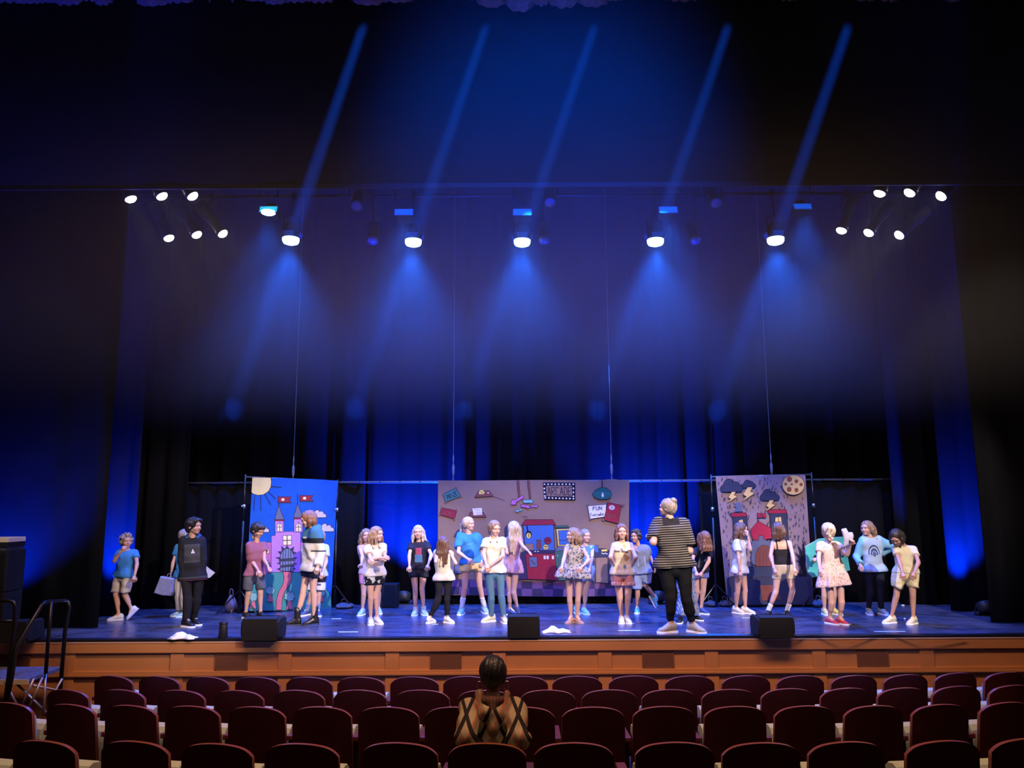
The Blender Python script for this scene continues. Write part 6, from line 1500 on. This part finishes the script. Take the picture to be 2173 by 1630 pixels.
person('p', 'smiling girl with straight bob in cream ruffled top and pink frilled shorts', cE, 1.32, (567, 607), (572, 690), (576, 950),
       [('g', 566, 1396, -8), ('g', 622, 1396, 8)], [(552, 1180), (622, 1180)], [(470, 826, 0), (688, 826, 0)], [(508, 905, -1), (655, 905, -1)],
       taz=0, haz=0, fat=1.18, smile=True, hair=dict(style='bob', c='auburn', len=.13, vol=1.02, front=.9), top=dict(mat=cloth('cream_print_top', (0.66, 0.57, 0.42), [('blotch', (0.56, 0.42, 0.28), 16, .58), ('disc', (0.42, 0.25, 0.14), .28, .42, .30, 1), ('disc', (0.60, 0.42, 0.18), .12, .12, .26, 1), ('blotch', (0.55, 0.52, 0.58), 17, .63), ('disc', (0.12, 0.22, 0.26), .12, .80, .13, 1)]), sleeve=.0, hem=1.12, loose=.014, skirt=.04, folds=.008, name='ruffled_top', ruffle=cloth('ruffle_cream', (0.68, 0.62, 0.55))),
       bottom=dict(mat=cloth('pink_frill_shorts', (0.64, 0.30, 0.29)), len=.44, loose=.016, frill=cloth('pink_frill', (0.66, 0.36, 0.35))), shoes=dict(mat=m_white_shoe, laces=M_lace), hands=(.4, .4))
person('q', 'boy with short dark curls in grey tee and blue-grey shorts, one leg kicked back', cE, 1.24, (690, 648), (712, 722), (742, 960),
       [('g', 702, 1308, -12), ('l', 858, 1175, 884, 1262, -.05, 40)], [(705, 1140), (772, 1068)], [(690, 830, .3), (812, 815, -.3)], [(682, 770, 1), (846, 905, .3)],
       taz=-15, haz=-42, skin='tan', hair=dict(style='curly', c='dark', vol=.97), top=dict(mat=cloth('slate_tee', (0.15, 0.17, 0.22), [('rect', (0.30, 0.32, 0.38), -.25, -.14, .3, .7, 1), ('rect', (0.30, 0.32, 0.38), .5, .6, .3, .7, 1)]), sleeve=.6, hem=1.04, loose=.026, wr=.010),
       bottom=dict(mat=cloth('steel_shorts', (0.20, 0.25, 0.38)), len=.78, loose=.026, flare=.35), shoes=dict(mat=mat('shoe_aqua', (0.10, 0.42, 0.55), .6), laces=M_lace), hands=(.9, .6))
person('r', 'woman with hair in a bun wearing striped black tee and black leggings, back turned', cE, 1.68, (962, 400), (985, 492), (1022, 905),
       [('g', 962, 1478, -72), ('g', 1216, 1478, 40)], [(990, 1160), (1128, 1180)], [(842, 700, 0), (1158, 770, 0)], [(804, 648, -.3), (1140, 860, -1)],
       taz=176, haz=-122, hp=-4, fat=1.42, shw=1.12, hair=dict(style='bun', c='ash', bun=(0.0, .075, .092)), 
       top=dict(mat=cloth('striped_tee', (0.020, 0.019, 0.021), [('stripe', (0.27, 0.24, 0.20), 19.0, .26), ('rect', (0.018, 0.017, 0.02), -.5, .5, -.5, .035, 0)]), sleeve=.80, hem=1.02, loose=.034, wr=.012, neck=.062),
       bottom=dict(mat=cloth('black_leggings_w', (0.010, 0.010, 0.012)), len=1.84, loose=.012, name='leggings', waist=.72), shoes=dict(mat=m_print_shoe, sole=M_sole, laces=None), hands=(.9, .4), skin='fair', hscale=1.0)
person('s', 'small child in blue patterned trousers almost hidden behind the striped woman', cE, 1.12, (1058, 700), (1070, 770), (1110, 960),
       [('g', 1072, 1396, -25), ('g', 1222, 1372, 50)], [(1088, 1210), (1185, 1190)], [(1010, 900, 0), (1135, 890, 0)], [(1030, 960, 0), (1120, 970, 0)],
       taz=10, haz=0, hair=dict(style='short', c='brown'), top=dict(mat=cloth('blue_child_top', (0.10, 0.2, 0.42)), sleeve=.6, hem=1.05, loose=.014), 
       bottom=dict(mat=cloth('patterned_trousers', (0.14, 0.24, 0.50), [('blotch', (0.45, 0.42, 0.42), 20, .5), ('vstripe', (0.03, 0.05, 0.14), 5, .3)]), len=1.86, loose=.022, name='trousers', wide=True), shoes=dict(mat=m_black_shoe, sole=M_sole))
person('t', 'girl bending forward with auburn hair over her face, black tee and blue shorts', cF, 1.30, (226, 668, .13), (205, 745), (178, 940),
       [('g', 152, 1314, 10), ('g', 214, 1316, 35)], [(160, 1120), (214, 1120)], [(120, 850, .3), (262, 862, .3)], [(150, 950, 1), (205, 955, 1)],
       taz=12, haz=12, hp=58, lean=.16, hair=dict(style='fall', c='auburn', len=.20, front=.9, wide=1.15), top=dict(mat=cloth('badge_tee', (0.024, 0.024, 0.030), [('disc', (0.40, 0.38, 0.34), .26, .34, .17, 1), ('rect', (0.05, 0.14, 0.36), .95, 3, -1, .4, 0), ('rect', (0.22, 0.24, 0.28), -.5, -.35, .2, .7, 1)]), sleeve=.62, hem=1.0, loose=.024, wr=.009),
       bottom=dict(mat=cloth('violet_denim', (0.16, 0.18, 0.42)), len=.36, loose=.022, flare=.25), shoes=dict(mat=m_navy_shoe), hands=(1.0, 1.0))
person('u', 'girl in long white tee with dark wavy hair and hand at her mouth', cF, 1.30, (543, 590), (530, 670), (532, 940),
       [('g', 518, 1312, 35), ('g', 602, 1314, 55)], [(510, 1130), (576, 1115)], [(520, 830, .2), (620, 762, .2)], [(532, 945, .3), (602, 650, -.2)],
       taz=52, haz=78, hair=dict(style='long', c='brown', len=.16, wide=1.1, back=.05), top=dict(mat=cloth('white_tee', (0.64, 0.62, 0.68), [('rect', (0.20, 0.26, 0.58), -.95, -.80, -.1, .35, 0)]), sleeve=.62, hem=1.10, loose=.032, wr=.011),
       bottom=dict(mat=cloth('white_shorts', (0.6, 0.58, 0.62)), len=.2, loose=.016), shoes=dict(mat=mat('shoe_ivory', (.70, .68, .60), .6)), hands=(.3, .7))
person('v', 'girl in black camisole and tan shorts seen from behind, head tipped to one side', cF, 1.34, (868, 592), (885, 672), (905, 915),
       [('g', 772, 1342, -35), ('g', 944, 1344, -10)], [(842, 1115), (984, 1112)], [(795, 815, 0), (985, 805, 0)], [(826, 925, .4), (1004, 915, .3)],
       taz=172, haz=160, hr=14, hp=-6, hair=dict(style='bob', c='brown', len=.10, vol=1.05), top=dict(mat=cloth('black_camisole', (0.022, 0.020, 0.024)), sleeve=0, hem=.94, loose=.010, strap=.25, name='camisole', neck=.02),
       bottom=dict(mat=cloth('tan_biker_shorts', (0.50, 0.40, 0.28)), len=.50, loose=.012, waist=.86, wr=.006), shoes=dict(mat=m_black_shoe), socks=(m_sock, .10), hands=(.4, .35))
person('x', 'child with yellow and white shoes behind the girl in the pink floral dress', cG, 1.26, (322, 618), (330, 700), (330, 960),
       [('g', 296, 1324, 0), ('g', 386, 1322, 32)], [(280, 1160), (368, 1160)], [(245, 845, 0), (445, 800, 0)], [(212, 840, .5), (478, 730, 0)],
       taz=0, haz=20, hair=dict(style='short', c='sandy'), top=dict(mat=cloth('mint_tee', (0.3, 0.5, 0.48)), sleeve=.5, hem=1.0, loose=.014), bottom=dict(mat=cloth('dark_shorts', (0.03, 0.03, 0.04)), len=.5, loose=.016), shoes=dict(mat=m_yellow_shoe), hands=(1.0, .8))
person('w', 'girl in pink floral dress and red shoes seen from behind, one arm raised', cG, 1.32, (312, 600), (312, 690), (352, 915),
       [('g', 352, 1404, 28), ('g', 440, 1406, 15)], [(342, 1210), (430, 1200)], [(232, 838, 0), (478, 805, 0)], [(242, 930, 0), (515, 712, .3)],
       taz=184, haz=190, fat=1.12, hair=dict(style='pony', c='pale', vol=1.03, tail=((0, .10, .03), (.05, .13, .04), (.07, .12, -.04), (.03, .13, -.10))), top=dict(mat=cloth('pink_floral', (0.62, 0.47, 0.44), [('spots', (0.16, 0.10, 0.13), 30, .20), ('blotch', (0.40, 0.22, 0.22), 30, .63)]), sleeve=.55, hem=1.80, loose=.018, skirt=.45, folds=.014, name='dress', neck=.062),
       shoes=dict(mat=m_red_shoe, low=.8), hands=(.4, .9))
person('y', 'girl in pale blue hoodie and navy leggings with hands on her hips', cG, 1.36, (652, 578), (682, 655), (712, 935),
       [('g', 674, 1320, -12), ('g', 796, 1322, 8)], [(682, 1135), (768, 1130)], [(562, 815, .2), (872, 742, -.1)], [(590, 890, .3), (765, 800, .6)],
       taz=-4, haz=-58, hair=dict(style='long', c='sandy', len=.15, side=.5), top=dict(mat=cloth('sky_hoodie', (0.40, 0.52, 0.66), [('rect', (0.22, 0.50, 0.66), .92, 3, -1, 2, 0), ('rect', (0.22, 0.50, 0.66), -3, -.92, -1, 2, 0), ('ring', (0.06, 0.08, 0.16), -.02, .46, .22, .36, 1), ('rect', (0.06, 0.08, 0.16), -.36, .34, .455, .475, 1), ('disc', (0.10, 0.13, 0.24), -.02, .44, .16, 1), ('ring', (0.05, 0.07, 0.14), -.02, .46, .46, .56, 1)]), sleeve=1.92, hem=1.06, loose=.032, wr=.010, name='hoodie', hood=True),
       bottom=dict(mat=cloth('navy_leggings', (0.014, 0.018, 0.035)), len=1.92, loose=.011, name='leggings'), shoes=dict(mat=m_blue_shoe), hands=(.5, .4))
person('z', 'girl in yellow tee and yellow shorts bowing her head, dark shoulder-length hair', cG, 1.32, (905, 655, .05), (975, 722), (985, 965),
       [('g', 845, 1396, -72), ('g', 1042, 1404, -55)], [(905, 1165), (1048, 1160)], [(930, 860, 0), (1096, 870, 0)], [(958, 960, .5), (1062, 960, .5)],
       taz=-18, haz=-46, hp=42, skin='mid', hair=dict(style='bob', c='dark', len=.12), top=dict(mat=cloth('lemon_tee', (0.62, 0.56, 0.38)), sleeve=.5, hem=1.0, loose=.014, wr=.006),
       bottom=dict(mat=cloth('yellow_print_shorts', (0.62, 0.53, 0.27), [('blotch', (0.70, 0.64, 0.42), 15, .55)]), len=.62, loose=.028, flare=.25, wr=.012), shoes=dict(mat=m_cream_shoe), hands=(.6, .6))
# ------------------------------------------------------------------ the woman in the audience
se = [e for (r_, k_, e) in SEATS if r_ == 3 and k_ == 6][0]
sb = se.location.copy(); FLOORZ = sb.z
pv = sb+Vector((0.03, 0.24, 0.55))
kn = [pv+Vector((sx*0.11, 0.40, 0.02)) for sx in (-1, 1)]; an = [Vector((k.x, k.y+0.04, sb.z+0.09)) for k in kn]
plaid = cloth('plaid_wool', (0.30, 0.225, 0.135), [('cross', (0.20, 0.125, 0.085), 1.15, .16, .55), ('cross', (0.36, 0.085, 0.05), 1.15, .05, .60), ('cross', (0.016, 0.013, 0.014), 1.15, .15, .08)], rough=.95)
person('audience', 'woman sitting in the seats with dark pinned-up hair and a tan plaid hooded coat', (0, 0, 1), 1.62, (1046, 1432, -.035), (1046, 1486), pv, [('w', an[0], Vector((0, 1, 0))), ('w', an[1], Vector((0, 1, 0)))], kn,
       [(990, 1568, 0), (1102, 1568, 0)], [(1010, 1600, -1), (1085, 1600, -1)], taz=180, haz=182, hp=8, Yp=pv.y, lean=-.02, fat=1.18, shw=1.12, skin='mid',
       hair=dict(style='bun', c='black', bun=(0.01, .066, .052), vol=1.0, groove=.0018), top=dict(mat=plaid, sleeve=1.9, hem=1.15, loose=.038, wr=.010, name='plaid_coat', neck=.058),
       bottom=dict(mat=cloth('dark_trousers', (0.02, 0.02, 0.025)), len=1.95, loose=.014, name='trousers'), shoes=dict(mat=m_black_shoe), hands=(.5, .5), hscale=1.10)
au = PEOPLE['audience']; e = au['e']; NK = au['NK']
f = Field(npv(NK)-.30, npv(NK)+.30, .0105)      # hood lying down the back: a V of cloth ending in a point
for sx in (-1, 1):
    f.cap(npv(NK+Vector((sx*.095, .02, .035))), npv(NK+Vector((sx*.055, -.085, -.065))), .034, .040, .03); f.cap(npv(NK+Vector((sx*.055, -.085, -.065))), npv(NK+Vector((0, -.11, -.15))), .040, .032, .03)
f.cap(npv(NK+Vector((0, -.085, -.06))), npv(NK+Vector((0, -.10, -.17))), .045, .03, .03)
f.noise(.006, 30, 4)
V, Q = f.mesh(); V = relax(V, Q, 1)
c_ = npv(NK); u_ = (V-c_); fast_mesh('hood', V, Q, [plaid], e, attr=np.stack([u_[:, 0]/.2, -u_[:, 2]/.5, u_[:, 1]], 1))
f = Field(npv(NK)-.2, npv(NK)+.2, .009)         # brown lining showing at the neck
f.cap(npv(NK+Vector((-.05, -.055, .012))), npv(NK+Vector((.05, -.055, .012))), .030, .030, .02); f.cap(npv(NK+Vector((0, -.07, .01))), npv(NK+Vector((0, -.105, -.05))), .036, .020, .03)
V, Q = f.mesh(); fast_mesh('hood_lining', V, Q, [cloth('brown_lining', (0.13, 0.065, 0.05), [('vstripe', (0.09, 0.04, 0.035), 9, .3)])], e, attr=np.stack([(V-c_)[:, 0]/.2, (V-c_)[:, 2], (V-c_)[:, 1]], 1))
M_ear = mat('earring_metal', (0.55, 0.30, 0.26), 0.3, metal=0.8)
for sx in (-1, 1):
    p = au['HC']+au['R'] @ Vector((sx*.088, .0, -.062)); mb = MB()
    mb.tube([p+Vector((-.014, 0, .02)), p+Vector((.014, 0, .02)), p+Vector((.014, 0, -.03)), p+Vector((-.014, 0, -.03)), p+Vector((-.014, 0, .02))], .0035, 6); mb.tube([p+Vector((0, 0, .02)), p+Vector((0, 0, .045))], .002, 5)
    mb.build('earring', M_ear, e, world=True)
hr_ = [c for c in e.children if c.name.startswith('hair')][0]
mb = MB(); p = au['HC']+au['R'] @ Vector((0.0, .118, .02)); mb.tube([p+Vector((-.05, 0, .012)), p, p+Vector((.05, 0, -.012))], .006, 6); q = mb.build('hair_pin', m_tie, None, True); q.parent = hr_; q.matrix_parent_inverse = hr_.matrix_parent_inverse
# ------------------------------------------------------------------ things the children hold
def slab(name, pts_px, Y, th, m, label, cat, edge=None):
    n = len(pts_px); F = [at(x, y, Y) for x, y in pts_px]; v = F+[p+Vector((0, th, 0)) for p in F]
    f = [tuple(range(n)), tuple(range(n, 2*n))[::-1]]+[(i, n+i, n+(i+1) % n, (i+1) % n) for i in range(n)]
    o = mesh(name, v, f, [m, edge or m], midx=[0, 0]+[1]*n); tag(o, label, cat); return o
G = lambda x, y: (1680+x/S4, 980+y/S4)
px_ = PEOPLE['x']; Yb_ = px_['Y0']-0.16
M_teal = mat('teal_board', (0.05, 0.33, 0.32), 0.7, var=.35, vscale=9)
e = empty('cardboard_cutout', at(1760, 1250, Yb_), 'large teal painted cardboard cutout held up behind the girl in the pink floral dress', 'cutout')
pts = [(118, 735), (235, 668), (330, 655), (470, 648), (482, 800), (505, 938), (420, 960), (250, 985), (180, 1002), (142, 960), (132, 900)]
n = len(pts); F = [at(*G(*p), Yb_) for p in pts]; v = F+[p+Vector((0, .02, 0)) for p in F]
mesh('board', v, [tuple(range(n)), tuple(range(n, 2*n))[::-1]]+[(i, n+i, n+(i+1) % n, (i+1) % n) for i in range(n)], [M_teal, mat('board_edge', (.55, .6, .66), .8)], e, midx=[0, 0]+[1]*n, world=True)
c = at(*G(205, 835), Yb_-.004); mb = MB(); mb.lathe([(.045, 0), (.048, .003), (.002, .004)], 18, M=dirM(c, (0, -1, 0)) @ Matrix.Diagonal((.62, 1, 1, 1))); mb.build('hand_hole', mat('hole_dark', (.01, .015, .02), .9), e, world=True)
Wp = PEOPLE['w']['WR'][1]
f = Field(npv(Wp)-.2, npv(Wp)+.3, .009); c_ = Wp+Vector((-.045, -.02, .075)); f.cap(npv(c_+Vector((-.03, 0, -.06))), npv(c_+Vector((-.04, 0, .10))), .045, .030, .01, flat=((0, 1, 0), .5)); f.cap(npv(c_+Vector((.0, 0, .0))), npv(c_+Vector((.05, 0, .035))), .040, .036, .01, flat=((0, 1, 0), .5)); f.noise(.020, 38, 9)
V, Q = f.mesh(); o = fast_mesh('crumpled_cloth', V, Q, [mat('grey_lilac_cloth', (0.40, 0.38, 0.50), .9)], None); tag(o, 'crumpled grey cloth held up by the girl in the pink floral dress', 'cloth')
# white bag and paper of the hidden child
Yc = PEOPLE['b']['Y0']; Ac = lambda x, y: (320+x/6.393, 1085+y/6.393)
M_bag = mat('white_bag_paper', (0.46, 0.47, 0.58), .8, var=.2, vscale=14, bump=.5, bscale=9)
e = empty('carrier_bag', at(*Ac(195, 1020), Yc-.05), 'crumpled white carrier bag swinging from the hidden child\'s hand', 'bag')
co = [(150, 880), (332, 915), (305, 1100), (285, 1145), (180, 1140), (62, 1105)]; n = len(co); v = []; f_ = []
for j, (dy, sc) in enumerate(((-.06, .92), (-.045, 1.0), (.045, 1.0), (.06, .92))):
    for (x, y) in co: v.append(at(*Ac(200+(x-200)*sc, 1015+(y-1015)*sc), Yc-.05)+Vector((0, dy, 0)))
for j in range(3):
    for i in range(n): f_.append((j*n+i, (j+1)*n+i, (j+1)*n+(i+1) % n, j*n+(i+1) % n))
f_ += [tuple(range(n)), tuple(range(3*n, 4*n))[::-1]]
mesh('bag_body', v, f_, M_bag, e, world=True)
mb = MB(); mb.tube([at(*Ac(215, 895), Yc-.05), at(*Ac(235, 850), Yc-.05), at(*Ac(265, 845), Yc-.05), at(*Ac(285, 905), Yc-.05)], .006, 6); mb.build('handle', M_bag, e, True, world=True)
slab('paper_sheet', [Ac(735, 730), Ac(800, 785), Ac(872, 835), Ac(805, 900), Ac(735, 915)], Yc-.02, .006, M_bag, 'pale paper sheet sticking out beside the boy in the black hoodie', 'paper')
# pale speck near the drape
for px, py, lab in ((1916, 1285.5, 'small white scrap on the floor beside the girl in yellow shorts'), (1920, 1314, 'tiny white scrap on the stage floor between the last two girls')):
    P = onz(px, py); f = Field(npv(P)-.08, npv(P)+.08, .008); f.ell(npv(P)+np.array((0, 0, .007)), (.022, .016, .011)); f.noise(.003, 60, 2); V, Q = f.mesh(); o = fast_mesh('paper_scrap', V, Q, [M_rag], None); tag(o, lab, 'paper')
